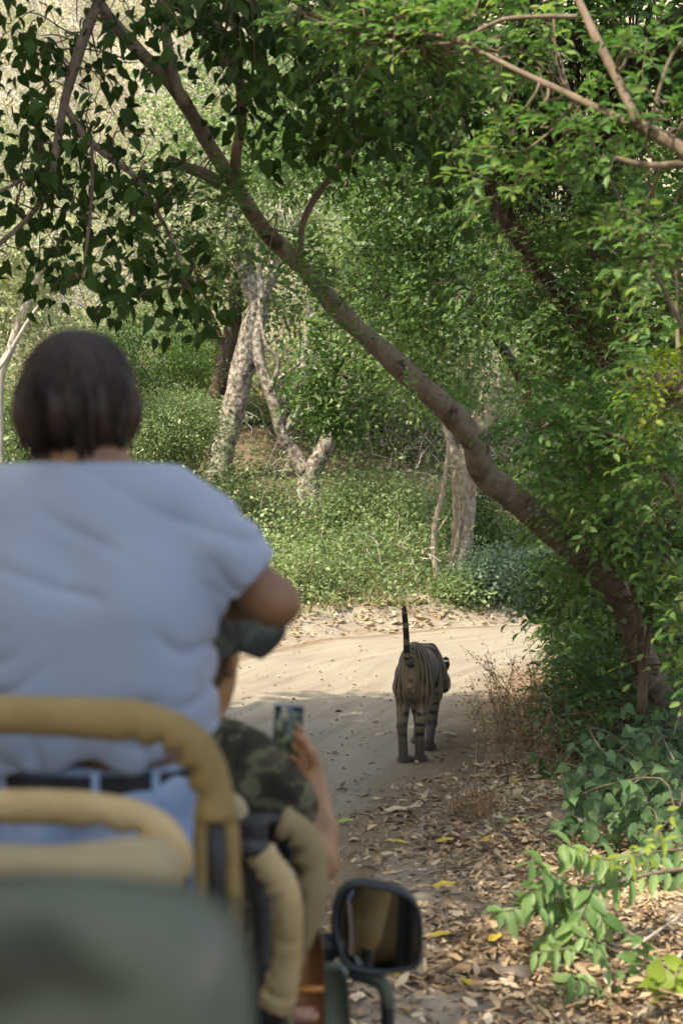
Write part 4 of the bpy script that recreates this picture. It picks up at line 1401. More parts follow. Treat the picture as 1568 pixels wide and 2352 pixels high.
# fresh fallen leaves that catch the eye
m_yel = surf_mat('fallen_yellow_leaf', [(.3, (.36, .26, .03)), (.7, (.55, .42, .06))], 12, rough=.5, bump_s=.2)
m_grn = surf_mat('fallen_green_leaf', [(.3, (.2, .3, .04)), (.7, (.33, .42, .08))], 12, rough=.5, bump_s=.2)
m_bei = surf_mat('fallen_pale_leaf', [(.3, (.42, .32, .19)), (.7, (.55, .44, .28))], 12, rough=.6, bump_s=.2)
me_y = {k: mesh_from('fallen_leaf', DRY[0] * [.85, 1, .6], [DRY[1]], m) for k, m in (('y', m_yel), ('g', m_grn), ('b', m_bei))}
for px, py, kind, sz, yw, lab in [
        (773, 1905, 'g', .12, .4, 'fresh green leaf on the bare earth right of the driver\'s forearm'),
        (990, 2055, 'y', .14, .1, 'yellow leaf just right of the mirror\'s top edge'),
        (985, 2172, 'y', .11, .2, 'small yellow leaf behind the mirror\'s lower right edge'),
        (935, 2268, 'y', .13, 3.0, 'long yellow leaf below the mirror, right of its stay'),
        (870, 2275, 'y', .09, 2.6, 'small yellowish leaf between the mirror stay and the green panel'),
        (1120, 2185, 'y', .11, .9, 'curled yellow leaf half way between mirror and green plant'),
        (940, 1955, 'y', .13, 2.9, 'yellow leaf on the litter above the mirror'),
        (1010, 1690, 'g', .11, 2.6, 'yellow-green leaf on the road right of the tiger\'s legs'),
        (1000, 1950, 'y', .12, .3, 'yellow leaf right of the one above the mirror'),
        (1110, 1950, 'y', .1, 1.2, 'yellow leaf left of the four-leafed seedling'),
        (1170, 1810, 'y', .1, .5, 'yellow leaf at the edge of the litter below the dry weeds'),
        (1280, 1835, 'b', .16, .3, 'long pale leaf left of the creeper'),
        (955, 1766, 'y', .08, 1.5, 'yellowish leaf just below the tiger\'s paws'),
        (1050, 1700, 'b', .16, 3.0, 'long pale dry leaf on the road right of the yellow-green leaf'),
        (880, 1878, 'b', .17, .1, 'big pale leaf lying alone on bare earth above the mirror'),
        (935, 1870, 'b', .1, .1, 'small pale leaf beside the big pale one on bare earth'),
        (860, 1700, 'b', .09, .3, 'pale leaf lying on the road left of the tiger\'s paws'),
        (915, 1560, 'b', .16, .1, 'pale leaf on the sunlit road left of the tiger'),
        (775, 1655, 'b', .1, .2, 'pale leaf on the shaded road above the phone hand'),
        (1085, 2290, 'y', .1, 2.0, 'yellow leaf near the bottom between stay and green herb'),
        (1230, 2290, 'b', .16, .8, 'broad pale leaf beside the low grey-green herb')]:
    g = G(px, py)
    flat_leaf('fallen_leaf', me_y[kind], g + [0, 0, .045], np.array([math.cos(yw), math.sin(yw), .05]), np.array([.05, -.1, 1]), sz, lab)
# brown log-like stone at bottom right
def rock_mesh(name, r, mat, seed, sub=2):
    import bmesh
    bm = bmesh.new()
    bmesh.ops.create_icosphere(bm, subdivisions=sub, radius=1)
    v = np.array([q.co[:] for q in bm.verts])
    f = np.array([[q.index for q in g.verts] for g in bm.faces])
    bm.free()
    rr = np.random.default_rng(seed)
    d = nrm(rr.normal(size=(9, 3)))
    for k in d:
        h = rr.uniform(.55, .9)
        s = v @ k
        v = v - np.where(s > h, s - h, 0)[:, None] * k
    v = v * (1 + .08 * noise(v + seed, 2))[:, None] * np.array(r)
    return mesh_from(name, v, [f], mat, smooth=False)


m_stone = surf_mat('bank_stone', [(.3, (.24, .17, .11)), (.55, (.38, .29, .2)), (.75, (.5, .4, .29))], 3, rough=.9, bump_s=.5, bump_d=.02)
m_dstone = surf_mat('dark_stone', [(.3, (.09, .07, .055)), (.7, (.2, .16, .13))], 3, rough=.9, bump_s=.5)
g = G(1160, 2262)
o = link('stone', rock_mesh('stone', (.17, .09, .06), m_dstone, 3), None, g + [0, 0, .04])
tag(o, 'dark brown stone half buried in the litter at the bottom right', 'stone')
rms = [rock_mesh('stone', (.5, .4, .26), m_stone, 10 + k, 2) for k in range(6)]
rg = np.random.default_rng(151)
cnt = 0
for i in range(2600):
    x, y = rg.uniform(-3.2, 6), rg.uniform(16, 26.5)
    ins, dl, dr = road_side([(x, y)])
    if ins[0] or dl[0] > dr[0] or dl[0] > 1.9: continue
    if rg.random() > np.interp(dl[0], [0, .3, .9, 1.9], [.5, 1, .75, .12]): continue
    s = rg.choice([.08, .12, .18, .28], p=[.42, .36, .17, .05])
    o = link('stone', rms[rg.integers(6)], None, (x, y, hz(x, y) + s * .06))
    o.scale = (s * rg.uniform(.8, 1.6), s * rg.uniform(.7, 1.2), s * rg.uniform(.5, 1))
    o.rotation_euler = (rg.normal() * .2, rg.normal() * .2, rg.uniform(0, 6.28))
    sx_ = to_px([(x, y, 0.1)])[0][0]
    zone = 'left of the elbow' if sx_ < 560 else 'just right of the raised elbow' if sx_ < 760 else 'left of the tiger\'s raised tail' if sx_ < 930 else 'right of the tiger\'s raised tail' if sx_ < 1060 else 'under the silvery bush at the road bend'
    zs = 'small' if s < .1 else 'middling' if s < .15 else 'large'
    tag(o, f'{zs} tan stone in the bank rubble {zone}', 'stone', f'{zs} rubble stones {zone}')
    cnt += 1
    if cnt >= 290: break
# dry stalks and straw heaped along the bank foot
mb = MB()
for i in range(1500):
    x, y = rg.uniform(-4, 7), rg.uniform(16, 27)
    ins, dl, dr = road_side([(x, y)])
    if ins[0] or dl[0] > dr[0] or dl[0] > 2.6 or dl[0] < .25: continue
    a = np.array([x, y, hz(x, y) + .01])
    d = nrm(rg.normal(size=3) * [1, .7, .3] + [0, 0, .12])
    tube(mb, [a, a + d * .15 + [0, 0, .02], a + d * rg.uniform(.2, .5)], [.005, .004, .002], seg=3, n=2, cap=False, tint=rg.random())
tag(part('straw', mb, m_straw), 'dry straw and stalks on the bank of the far road edge', 'straw', kind='stuff')
# dry leaves and broken stone chips under the bank
n = 14000
x, y = rg.uniform(-5.5, 7, n), rg.uniform(8, 27, n)
ins, dl, dr = road_side(np.c_[x, y])
k_ = ~ins & (dl < dr) & (dl < 2.2) & (rg.random(n) < np.interp(dl, [0, .4, 1.4, 2.2], [.35, 1, .8, .2]))
x, y = x[k_], y[k_]
yaw = rg.uniform(0, 6.28, len(x))
mb = MB()
leaf_geo(mb, DRY, np.c_[x, y, height(x, y) + .02], np.c_[np.cos(yaw), np.sin(yaw), rg.normal(0, .3, len(x))], np.c_[rg.normal(0, .6, (len(x), 2)), np.ones(len(x))], rg.uniform(.05, .16, len(x)), rg.uniform(.3, 1, len(x)), rg.uniform(.3, .8, len(x)))
tag(part('bank_litter', mb, m_dry), 'dry leaves and chips strewn over the foot of the far bank', 'leaf litter', kind='stuff')
# litter crumbs on the road
n = 1500
x, y = rg.uniform(-3, 3.2, n), rg.uniform(8, 23, n)
ins, dl, dr = road_side(np.c_[x, y])
x, y = x[ins], y[ins]
yaw = rg.uniform(0, 6.28, len(x))
mb = MB()
leaf_geo(mb, DRY, np.c_[x, y, np.full(len(x), .016)], np.c_[np.cos(yaw), np.sin(yaw), x * 0], np.c_[rg.normal(0, .2, (len(x), 2)), np.ones(len(x))], rg.uniform(.015, .06, len(x)), rg.uniform(.2, 1, len(x)), .6)
tag(part('road_debris', mb, m_dry), 'scattered bits of dry leaf on the dirt road', 'debris', kind='stuff')

# ---------------------------------------------------------------- trees that stand outside the picture and shade the road
def shade_tree(name, label, base, top, blobs, n_cl, per, size, seed, r0=.3):
    rr = np.random.default_rng(seed)
    b = np.array([base[0], base[1], hz(*base)])
    T = tree_on(name, b, label)
    mb = MB()
    top = np.array(top, float)
    tube(mb, [b - [0, 0, .3], b + [0.05, 0, .6], (b + top) / 2 + rr.normal(size=3) * .25, top], [r0 * 1.3, r0, r0 * .8, r0 * .5], seg=12, rough=.1)
    part('trunk', mb, b_brown, T)
    bl = [(np.array(c, float), r_) for c, r_ in blobs]
    for c, _ in bl:
        mb = MB()
        st = b + (top - b) * rr.uniform(.6, 1)
        tube(mb, [st, (st + c) / 2 + rr.normal(size=3) * .3, c], [r0 * .4, r0 * .25, r0 * .08], seg=8, rough=.1)
        part('branch', mb, b_brown, T)
    L, c = clumpy(rr, bl, n_cl, per, size, .38)
    put_leaves(T, L2W, L, m_mid, 0, 'crown')
    return T


shade_tree('roadside_tree', 'broad tree left of the road whose crown shades the vehicle and the road', (-5.6, 3.5), (-4.6, 4.5, 6.5),
           [((-6, 1.5, 8.2), (2.4, 2.4, 1.0)), ((-5.7, 4.7, 8.6), (2.0, 2.1, .9)), ((-2.6, 6.4, 8.4), (.7, .6, .5)), ((-5.5, 6.8, 8.0), (2.4, 2.2, 1.0)), ((-3.0, 8.3, 8.2), (2.2, 1.5, .9)), ((-4.2, -.8, 8.9), (2.0, 1.9, .9)), ((-7.6, 4.5, 8), (2, 2.6, 1.1)), ((-6.4, 9.6, 8), (2.2, 1.7, .9)), ((-3.8, 10.4, 8.1), (2.2, 1.3, .8))], 1500, 34, .2, 161)
shade_tree('tall_roadside_tree', 'tall tree left of the road behind the camera', (-6.5, -5), (-5, -4, 7.5),
           [((-5, -3.5, 9), (3, 3, 1.2)), ((-2.2, -2.5, 9.2), (2.6, 2.6, 1)), ((-7.5, -1.5, 8.6), (2.4, 2.4, 1)), ((-3.5, -7, 9), (3, 2.5, 1.2))], 900, 32, .2, 162)
shade_tree('right_roadside_tree', 'tree on the right verge beside the camera with a crown high over the bank', (4.6, 2.0), (4.0, 4.0, 7.5),
           [((2.4, 4.2, 8.2), (1.9, 1.9, .8)), ((4.4, 7, 8.0), (1.8, 2.0, .8)), ((2.2, 8.6, 7.8), (1.9, 1.6, .7)), ((4.2, 10.5, 7.6), (1.8, 1.7, .8)), ((1.2, 10.2, 7.4), (1.6, 1.3, .6))], 170, 30, .16, 163)
# ---------------------------------------------------------------- continuous bodies: blended volumes turned into one skin
class Body:
    def __init__(self, lo, hi, h):
        self.lo, self.h = np.asarray(lo, np.float32), h
        n = np.ceil((np.asarray(hi) - lo) / h).astype(int) + 1
        self.n = n
        self.f = np.full(n, 1.0, np.float32)

    def _sub(self, lo, hi, m):
        a = np.clip(np.floor((lo - m - self.lo) / self.h).astype(int), 0, self.n - 1)
        b = np.clip(np.ceil((hi + m - self.lo) / self.h).astype(int) + 1, 1, self.n)
        if (b - a <= 0).any(): return None
        ax = [self.lo[i] + self.h * np.arange(a[i], b[i], dtype=np.float32) for i in range(3)]
        return tuple(slice(a[i], b[i]) for i in range(3)), np.meshgrid(*ax, indexing='ij')

    def _mix(self, sl, d, k):
        f = self.f[sl]
        if k <= 0:
            self.f[sl] = np.minimum(f, d)
        else:
            hh = np.clip(.5 + .5 * (f - d) / k, 0, 1)
            self.f[sl] = f * (1 - hh) + d * hh - k * hh * (1 - hh)

    def cap(self, a, b, ra, rb=None, k=.03, sq=None):
        """Tapered capsule; sq = (axis vector, factor) flattens it along that axis."""
        a, b = np.asarray(a, float), np.asarray(b, float)
        rb = ra if rb is None else rb
        R_ = max(ra, rb)
        s = self._sub(np.minimum(a, b) - R_, np.maximum(a, b) + R_, k + 2 * self.h)
        if s is None: return
        sl, X = s
        ab = b - a
        L2_ = max(ab @ ab, 1e-9)
        t = np.clip(((X[0] - a[0]) * ab[0] + (X[1] - a[1]) * ab[1] + (X[2] - a[2]) * ab[2]) / L2_, 0, 1)
        q = [X[i] - a[i] - t * ab[i] for i in range(3)]
        if sq is not None:
            n_ = nrm(sq[0])
            dn = q[0] * n_[0] + q[1] * n_[1] + q[2] * n_[2]
            q = [q[i] + n_[i] * dn * (1 / sq[1] - 1) for i in range(3)]
        d = np.sqrt(q[0] ** 2 + q[1] ** 2 + q[2] ** 2) - (ra + (rb - ra) * t)
        self._mix(sl, d.astype(np.float32), k)

    def chain(self, pts, rad, k=.03, sq=None):
        for i in range(len(pts) - 1):
            self.cap(pts[i], pts[i + 1], rad[i], rad[i + 1], k, sq)

    def ell(self, c, r, k=.03, rot=None):
        c, r = np.asarray(c, float), np.asarray(r, float)
        R_ = r.max()
        s = self._sub(c - R_, c + R_, k + 2 * self.h)
        if s is None: return
        sl, X = s
        q = [X[i] - c[i] for i in range(3)]
        if rot is not None:
            m = np.array(rot).T
            q = [m[i, 0] * q[0] + m[i, 1] * q[1] + m[i, 2] * q[2] for i in range(3)]
        k0 = np.sqrt((q[0] / r[0]) ** 2 + (q[1] / r[1]) ** 2 + (q[2] / r[2]) ** 2)
        k1 = np.sqrt((q[0] / r[0] ** 2) ** 2 + (q[1] / r[1] ** 2) ** 2 + (q[2] / r[2] ** 2) ** 2)
        d = k0 * (k0 - 1) / np.maximum(k1, 1e-6)
        self._mix(sl, d.astype(np.float32), k)

    def cut(self, p, n, k=.0, keep=None):
        """Remove everything on the side of plane (p, n) that n points to; keep = optional (lo, hi) box limits for the cut."""
        X = [self.lo[i] + self.h * np.arange(self.n[i], dtype=np.float32) for i in range(3)]
        n = nrm(n)
        d = (X[0][:, None, None] - p[0]) * n[0] + (X[1][None, :, None] - p[1]) * n[1] + (X[2][None, None, :] - p[2]) * n[2]
        if keep is not None:
            lo, hi = keep
            m = ((X[0] >= lo[0]) & (X[0] <= hi[0]))[:, None, None] & ((X[1] >= lo[1]) & (X[1] <= hi[1]))[None, :, None] & ((X[2] >= lo[2]) & (X[2] <= hi[2]))[None, None, :]
            self.f = np.where(m, np.maximum(self.f, d), self.f)
        else:
            self.f = np.maximum(self.f, d)

    def skin(self, relax=2):
        f, h = self.f, self.h
        f = np.pad(f, 1, constant_values=1.0)
        lo = self.lo - h
        s = f < 0
        n = np.array(f.shape)
        acc = np.zeros((*(n - 1), 3), np.float32)
        cnt = np.zeros(n - 1, np.float32)
        for ax in range(3):
            o = [i for i in range(3) if i != ax]
            for u in (0, 1):
                for v in (0, 1):
                    off = [0, 0, 0]
                    off[o[0]], off[o[1]] = u, v
                    sa = tuple(slice(off[i], off[i] + n[i] - 1) for i in range(3))
                    off2 = list(off)
                    off2[ax] = 1
                    sb = tuple(slice(off2[i], off2[i] + n[i] - 1) for i in range(3))
                    msk = s[sa] != s[sb]
                    idx = np.nonzero(msk)
                    fa, fb = f[sa][idx], f[sb][idx]
                    t_ = fa / (fa - fb)
                    for i in range(3):
                        acc[idx + (np.full(len(t_), i),)] += t_ if i == ax else off[i]
                    cnt[idx] += 1
        act = cnt > 0
        ids = np.full(act.shape, -1, np.int64)
        ids[act] = np.arange(act.sum())
        ci = np.argwhere(act)
        V = lo + h * (ci + acc[act] / cnt[act][:, None])
        F = []
        for ax in range(3):
            o1, o2 = [(1, 2), (2, 0), (0, 1)][ax]
            sa = [slice(None)] * 3
            sb = [slice(None)] * 3
            sa[ax], sb[ax] = slice(0, -1), slice(1, None)
            e = np.argwhere(s[tuple(sa)] != s[tuple(sb)])
            e = e[(e[:, o1] > 0) & (e[:, o2] > 0) & (e[:, o1] < n[o1] - 1) & (e[:, o2] < n[o2] - 1)]
            u, w = np.zeros(3, int), np.zeros(3, int)
            u[o1], w[o2] = 1, 1
            q = np.stack([ids[tuple((e - u - w).T)], ids[tuple((e - w).T)], ids[tuple(e.T)], ids[tuple((e - u).T)]], 1)
            inside = s[tuple(e.T)]
            q[~inside] = q[~inside][:, ::-1]
            F.append(q)
        F = np.concatenate(F)
        for _ in range(relax):
            a = np.zeros_like(V)
            c = np.zeros(len(V))
            for i in range(4):
                np.add.at(a, F[:, i], V[F[:, (i + 1) % 4]] + V[F[:, i - 1]])
                np.add.at(c, F[:, i], 2)
            V = V * .45 + .55 * a / c[:, None]
        return V, F


def vnormals(V, F):
    nn = np.cross(V[F[:, 2]] - V[F[:, 0]], V[F[:, 3]] - V[F[:, 1]])
    out = np.zeros_like(V)
    for i in range(4): np.add.at(out, F[:, i], nn)
    return nrm(out)


def skin_part(name, V, F, mat, parent, col=None, kind=None):
    b = world_base(parent)
    o = link(name, mesh_from(name, V - b, [F], mat, True, col=col), parent)
    if kind: o['kind'] = kind
    return o


def hand(B, wrist, direc, palm_n, curl, size=1.0, thumb_side=1, spread=.12, k=.008):
    """Palm, four unequal jointed fingers and a thumb from the palm's side. palm_n: the way the palm faces."""
    d = nrm(direc)
    pn = nrm(np.asarray(palm_n) - d * (np.asarray(palm_n) @ d))
    sd = np.cross(d, pn) * thumb_side
    s = size
    B.ell(wrist + d * .045 * s, np.array([.04, .05, .02]) * s, .015, rot=np.stack([sd, d, pn], 1))
    kn = wrist + d * .088 * s
    for i, (ln, r) in enumerate([(.068, .0098), (.077, .01), (.071, .0096), (.055, .0085)]):
        off = (.028 - .0187 * i) * s
        a = kn + sd * off - d * (.004 * (i - 1.2) ** 2) * s
        B.cap(wrist + d * .035 * s + sd * off * .8, a, .0125 * s, .0115 * s, .012)
        dd = nrm(d + sd * spread * (1.2 - i) * .7)
        ang = curl if np.isscalar(curl) else curl[i]
        p = a
        for j, fr in enumerate((.45, .32, .23)):
            an = ang * (j + .7)
            v = dd * math.cos(an) + pn * math.sin(an)
            q = p + v * ln * fr * 1.25 * s
            B.cap(p, q, r * (1 - .1 * j) * s, r * (.93 - .1 * j) * s, .004)
            p = q
    t0 = wrist + d * .022 * s + sd * .026 * s
    t1 = t0 + (d * .45 + sd * .75 + pn * .35) * .038 * s
    t2 = t1 + nrm(d * .8 + sd * .35 + pn * .45) * .034 * s
    t3 = t2 + nrm(d * .9 - sd * .1 + pn * .45) * .027 * s
    B.chain([t0, t1, t2, t3], [.016 * s, .0125 * s, .011 * s, .0085 * s], .008)


def head_shape(B, c, fwd, s=1.0):
    """Skull, jaw, nose, lips, brow, ears round centre c, facing fwd."""
    f = nrm(fwd)
    up = nrm(np.array([0, 0, 1.0]) - f * f[2])
    r = np.cross(f, up)
    M = np.stack([r, f, up], 1)
    at = lambda x, y, z: np.asarray(c) + (r * x + f * y + up * z) * s
    B.ell(at(0, -.01, .025), np.array([.074, .095, .088]) * s, .02, M)
    B.ell(at(0, .035, -.04), np.array([.058, .062, .075]) * s, .03, M)
    B.ell(at(0, .06, -.095), np.array([.03, .03, .025]) * s, .03, M)
    B.cap(at(0, .09, .02), at(0, .112, -.02), .009 * s, .013 * s, .012)
    B.ell(at(0, .088, -.06), np.array([.024, .012, .007]) * s, .008, M)
    B.ell(at(0, .085, -.072), np.array([.021, .012, .007]) * s, .008, M)
    for q in (-1, 1):
        B.ell(at(.03 * q, .085, .03), np.array([.024, .012, .009]) * s, .012, M)
        B.ell(at(.03 * q, .078, .012), np.array([.014, .012, .01]) * s, .006, M)
        B.ell(at(.074 * q, -.008, -.005), np.array([.012, .02, .033]) * s, .006, M)
        B.ell(at(.083 * q, -.016, .008), np.array([.009, .02, .025]) * s, .005, M)
    return at, M


# ---------------------------------------------------------------- the tiger
TB = np.array([(946 - 784) / FOC * 12.05, 12.05, 0.0])
TB[2] = .012
ya = R(8)
TU, TR_, TZ = np.array([math.sin(ya), math.cos(ya), 0]), np.array([math.cos(ya), -math.sin(ya), 0]), np.array([0, 0, 1.0])


def tl(r, u, z):
    return TB + TR_ * r + TU * u + TZ * z


B = Body(TB + np.array([-.5, -.45, -.02]), TB + np.array([.95, 1.95, 1.35]), .0105)
Mt = np.stack([TR_, TU, TZ], 1)
B.ell(tl(0, .2, .745), (.112, .27, .185), .05, Mt)          # croup and haunches
B.ell(tl(0, .07, .70), (.098, .14, .19), .06, Mt)
B.cap(tl(0, .25, .74), tl(.0, 1.0, .64), .122, .135, .06)
B.ell(tl(0, .62, .65), (.132, .42, .145), .06, Mt)         # belly
B.ell(tl(0.0, 1.05, .63), (.14, .27, .2), .07, Mt)     # chest
for q in (-1, 1):
    B.ell(tl(.07 * q, 1.05, .69), (.055, .14, .14), .05, Mt)
B.chain([tl(.03, 1.15, .64), tl(.045, 1.33, .57), tl(.05, 1.45, .52)], [.125, .115, .1], .06)
hc = tl(.05, 1.5, .49)
hf = nrm(TU * .9 + TR_ * .12 + TZ * -.3)
hr = nrm(np.cross(hf, TZ))
hu = np.cross(hr, hf)
Mh = np.stack([hr, hf, hu], 1)
hl = lambda x, y, z: hc + hr * x + hf * y + hu * z
B.ell(hc, (.115, .13, .11), .05, Mh)
B.ell(hl(0, .11, -.04), (.07, .09, .06), .04, Mh)
B.ell(hl(0, .14, -.02), (.05, .06, .045), .03, Mh)
for q in (-1, 1):
    B.ell(hl(.09 * q, .02, -.05), (.055, .08, .08), .04, Mh)
    B.ell(hl(.09 * q, -.03, .105), (.048, .02, .06), .012, Mh)
    B.ell(hl(.1 * q, -.03, .14), (.034, .015, .045), .01, Mh)
# hind legs: thigh, knee forward, hock back, shank upright, paw
for q, fr, fu in ((-1, -.066, .0), (1, .055, .05)):
    hip, knee, hock, ank, paw = tl(.062 * q, .13, .69), tl(.08 * q, .2, .47), tl(fr * 1.12, -.03 + fu, .29), tl(fr, .0 + fu, .085), tl(fr, .05 + fu, .035)
    B.chain([hip, (hip + knee) / 2 + TU * -.07, knee], [.085, .085, .062], .03)
    B.chain([knee + TU * -.05, hock], [.06, .04], .03)
    B.chain([hock, ank], [.038, .039], .02)
    B.ell(paw, (.056, .085, .038), .025, Mt)
    for j in (-1.5, -.5, .5, 1.5):
        B.ell(paw + TR_ * .026 * j + TU * .065 - TZ * .006, (.018, .03, .024), .01, Mt)
for q, fr, fu in ((-1, -.04, .88), (1, .08, .6)):
    sh, el, wr, an, paw = tl(.085 * q, 1.04, .6), tl(.09 * q + .01, .93, .42), tl(fr * .95 + .01, (fu + .93) / 2 + .04, .2), tl(fr, fu + .02, .07), tl(fr, fu + .06, .035)
    B.chain([sh, el], [.09, .065], .05)
    B.chain([el, wr, an], [.056, .041, .037], .03)
    B.ell(paw, (.06, .08, .036), .025, Mt)
tail = catmull(np.array([tl(-.005, -.0, .85), tl(-.008, -.1, .815), tl(-.015, -.145, .815), tl(-.02, -.17, .85), tl(-.024, -.18, .93), tl(-.03, -.17, 1.05), tl(-.04, -.16, 1.16), tl(-.046, -.15, 1.235)]), 6)
tr = np.interp(np.linspace(0, 1, len(tail)), [0, .2, .6, .93, 1], [.036, .029, .024, .02, .014])
B.chain(tail, tr, .008)
B.ell(tl(-.002, -.055, .61), (.022, .02, .022), .01, Mt)
B.ell(tl(.016, -.05, .57), (.014, .014, .02), .01, Mt)
V, F = B.skin(2)
NV = vnormals(V, F)
r_, u_, z_ = (V - TB) @ TR_, (V - TB) @ TU, V[:, 2] - TB[2]
nz = noise(np.c_[np.abs(r_) * 1.0, u_, z_], 4.5)
nz2 = noise(np.c_[r_, u_, z_] + 7, 9)
# body rings, broken and forked, drawn as nested arcs over the rump; legs ringed across; tail banded
gz = np.where(z_ > .58, np.sqrt(np.clip(1 - ((z_ - .58) / .37) ** 2, .02, 1)), 1 + (.58 - z_) * .6)
side_n = noise(np.c_[r_ * 1.3 + 2, u_, z_ * .8], 3.4)
fade = np.clip((.62 - u_) / .4, 0, 1)
ph = 2 * math.pi * (u_ / .088 * (1 - .45 * fade) + 3.1 * np.abs(r_) / (.13 * gz) * fade + .9 * (.8 - z_) * (1 - fade)) + 1.7 * side_n + .6 * nz
body = np.sin(ph)
thr = .14 + .5 * nz2 + .3 * np.sin(z_ * 11 + r_ * 16) + .25 * side_n
st_body = np.clip((body - thr) * 4.0, 0, 1)
leg = np.sin(z_ * (2 * math.pi / .078) + 1.6 * nz + 5 * np.abs(r_) + u_ * 5)
st_leg = np.clip((leg - .24 - .6 * nz2) * 3.0, 0, 1) * np.clip((z_ - .12) * 9, 0, 1) * np.clip(.75 + 1.1 * noise(np.c_[r_ * 1.4, u_, z_ * .5] + 4, 8), 0, 1)
wl = np.clip((.5 - z_) / .12, 0, 1)
stripe = st_body * (1 - wl) + st_leg * wl
back_face = np.clip((-(NV @ TU) - .8) * 5, 0, 1) * np.clip((z_ - .5) * 8, 0, 1)
stripe *= 1 - .95 * np.clip((.075 - np.abs(r_)) / .02, 0, 1) * (u_ < .12) * np.clip((z_ - .45) * 12, 0, 1) * np.clip((.84 - z_) * 20, 0, 1)
tan = np.array([.168, .114, .062])
white = np.array([.2, .17, .13])
pale = .8 * np.clip((.6 - z_) * 3.5, 0, 1) * np.clip(1 - np.abs(r_ - .0) / .08, 0, 1) + .4 * back_face * np.clip(1 - np.abs(r_) / .1, 0, 1)
pale = np.clip(pale, 0, 1)[:, None]
colr = tan * (1 - pale) + white * pale
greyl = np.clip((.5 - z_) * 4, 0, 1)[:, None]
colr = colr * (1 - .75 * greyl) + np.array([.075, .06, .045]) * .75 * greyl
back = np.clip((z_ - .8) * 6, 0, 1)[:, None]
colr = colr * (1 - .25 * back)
colr = colr * (1 + .12 * nz2)[:, None]
dt = np.linalg.norm(V[:, None] - tail[None, ::2], axis=2)
ti = dt.argmin(1)
on_tail = (dt.min(1) < .06) & (u_ < -.06) & (z_ > .7)
s_t = np.linspace(0, 1, len(tail[::2]))[ti]
band = np.clip((np.sin(s_t * 2 * math.pi * 7.5 + .4) + .35 + .5 * s_t) * 3, 0, 1)
stripe = np.where(on_tail, band, stripe)
stripe = np.where(on_tail & (s_t > .94), .75, stripe)
blk = np.array([.018, .015, .013])
colr = colr * (1 - stripe[:, None]) + blk * stripe[:, None]
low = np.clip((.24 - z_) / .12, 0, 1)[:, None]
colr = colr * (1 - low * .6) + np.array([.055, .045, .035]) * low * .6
# head: dark ears with a white spot, pale cheeks
hv = (V - hc) @ Mh
ear = (hv[:, 2] > .085) & (np.abs(hv[:, 0]) > .035) & (np.linalg.norm(hv, axis=1) < .24) & (u_ > 1.25)
colr[ear] = blk
spot = ear & (hv[:, 1] < -.03) & (np.abs(hv[:, 2] - .14) < .009)
colr[spot] = (.75, .72, .66)
cheek = (np.linalg.norm(hv - [.09, .03, -.05], axis=1) < .07) | (np.linalg.norm(hv - [-.09, .03, -.05], axis=1) < .07)
colr[cheek & (u_ > 1.2)] = np.array([.4, .33, .23])
hole = np.linalg.norm(np.c_[r_, z_] - [0, .655], axis=1) < .018
colr[hole & (u_ < .1)] = (.1, .06, .05)
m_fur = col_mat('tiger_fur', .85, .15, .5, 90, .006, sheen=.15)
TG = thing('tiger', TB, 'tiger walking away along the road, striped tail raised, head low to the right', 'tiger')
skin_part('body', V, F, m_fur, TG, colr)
mb = MB()
for q in (-1, 1):
    for j in range(5):
        a = hl(.035 * q, .19, -.055 + .008 * j)
        tube(mb, [a, a + hr * .07 * q + hf * .01, a + hr * .13 * q - hf * .03 - hu * (.03 - .012 * j)], [.0015, .0012, .0006], seg=3, n=3, cap=False)
part('whiskers', mb, surf_mat('whisker', [(.4, (.7, .68, .62)), (.6, (.8, .78, .7))], 5, bump_s=0), TG)
mb = MB()
for q in (-1, 1):
    a = hl(.05 * q, .105, .03)
    tube(mb, [a - hf * .012, a + hf * .008], [.016, .012], seg=10, smooth_path=False)
part('eye', mb, surf_mat('tiger_eye', [(.4, (.45, .32, .06)), (.6, (.5, .36, .08))], 5, rough=.15, bump_s=0, spec=.6), TG)
# ---------------------------------------------------------------- cloth and skin materials
def cloth_mat(name, c1, c2, scale=5, rough=.85, weave=380, bs=.25, sheen=.25, fold=0):
    m, t, out = mat_base(name)
    n = noise_node(t, scale, 4, .5)
    c = ramp(t, n.outputs[0], [(.3, c1), (.7, c2)])
    p = N(t, 'ShaderNodeBsdfPrincipled', i_Roughness=rough)
    p.inputs['Specular IOR Level'].default_value = .2
    p.inputs['Sheen Weight'].default_value = sheen
    t.links.new(c, p.inputs['Base Color'])
    n2 = noise_node(t, weave, 2, .5)
    t.links.new(bump(t, n2.outputs[0], bs, .002), p.inputs['Normal'])
    t.links.new(p.outputs[0], out.inputs[0])
    return m


def camo_mat(name, cols, scale=9, rough=.85, stretch=None, weave=300, spec=.2):
    m, t, out = mat_base(name)
    n = noise_node(t, scale, 3, .55, stretch, dist=.6)
    c = ramp(t, n.outputs[0], [(0, cols[0]), (.42, cols[1]), (.52, cols[2]), (.6, cols[3])], 'CONSTANT')
    p = N(t, 'ShaderNodeBsdfPrincipled', i_Roughness=rough)
    p.inputs['Specular IOR Level'].default_value = spec
    t.links.new(c, p.inputs['Base Color'])
    n2 = noise_node(t, weave, 3, .5)
    t.links.new(bump(t, n2.outputs[0], .25, .003), p.inputs['Normal'])
    t.links.new(p.outputs[0], out.inputs[0])
    return m


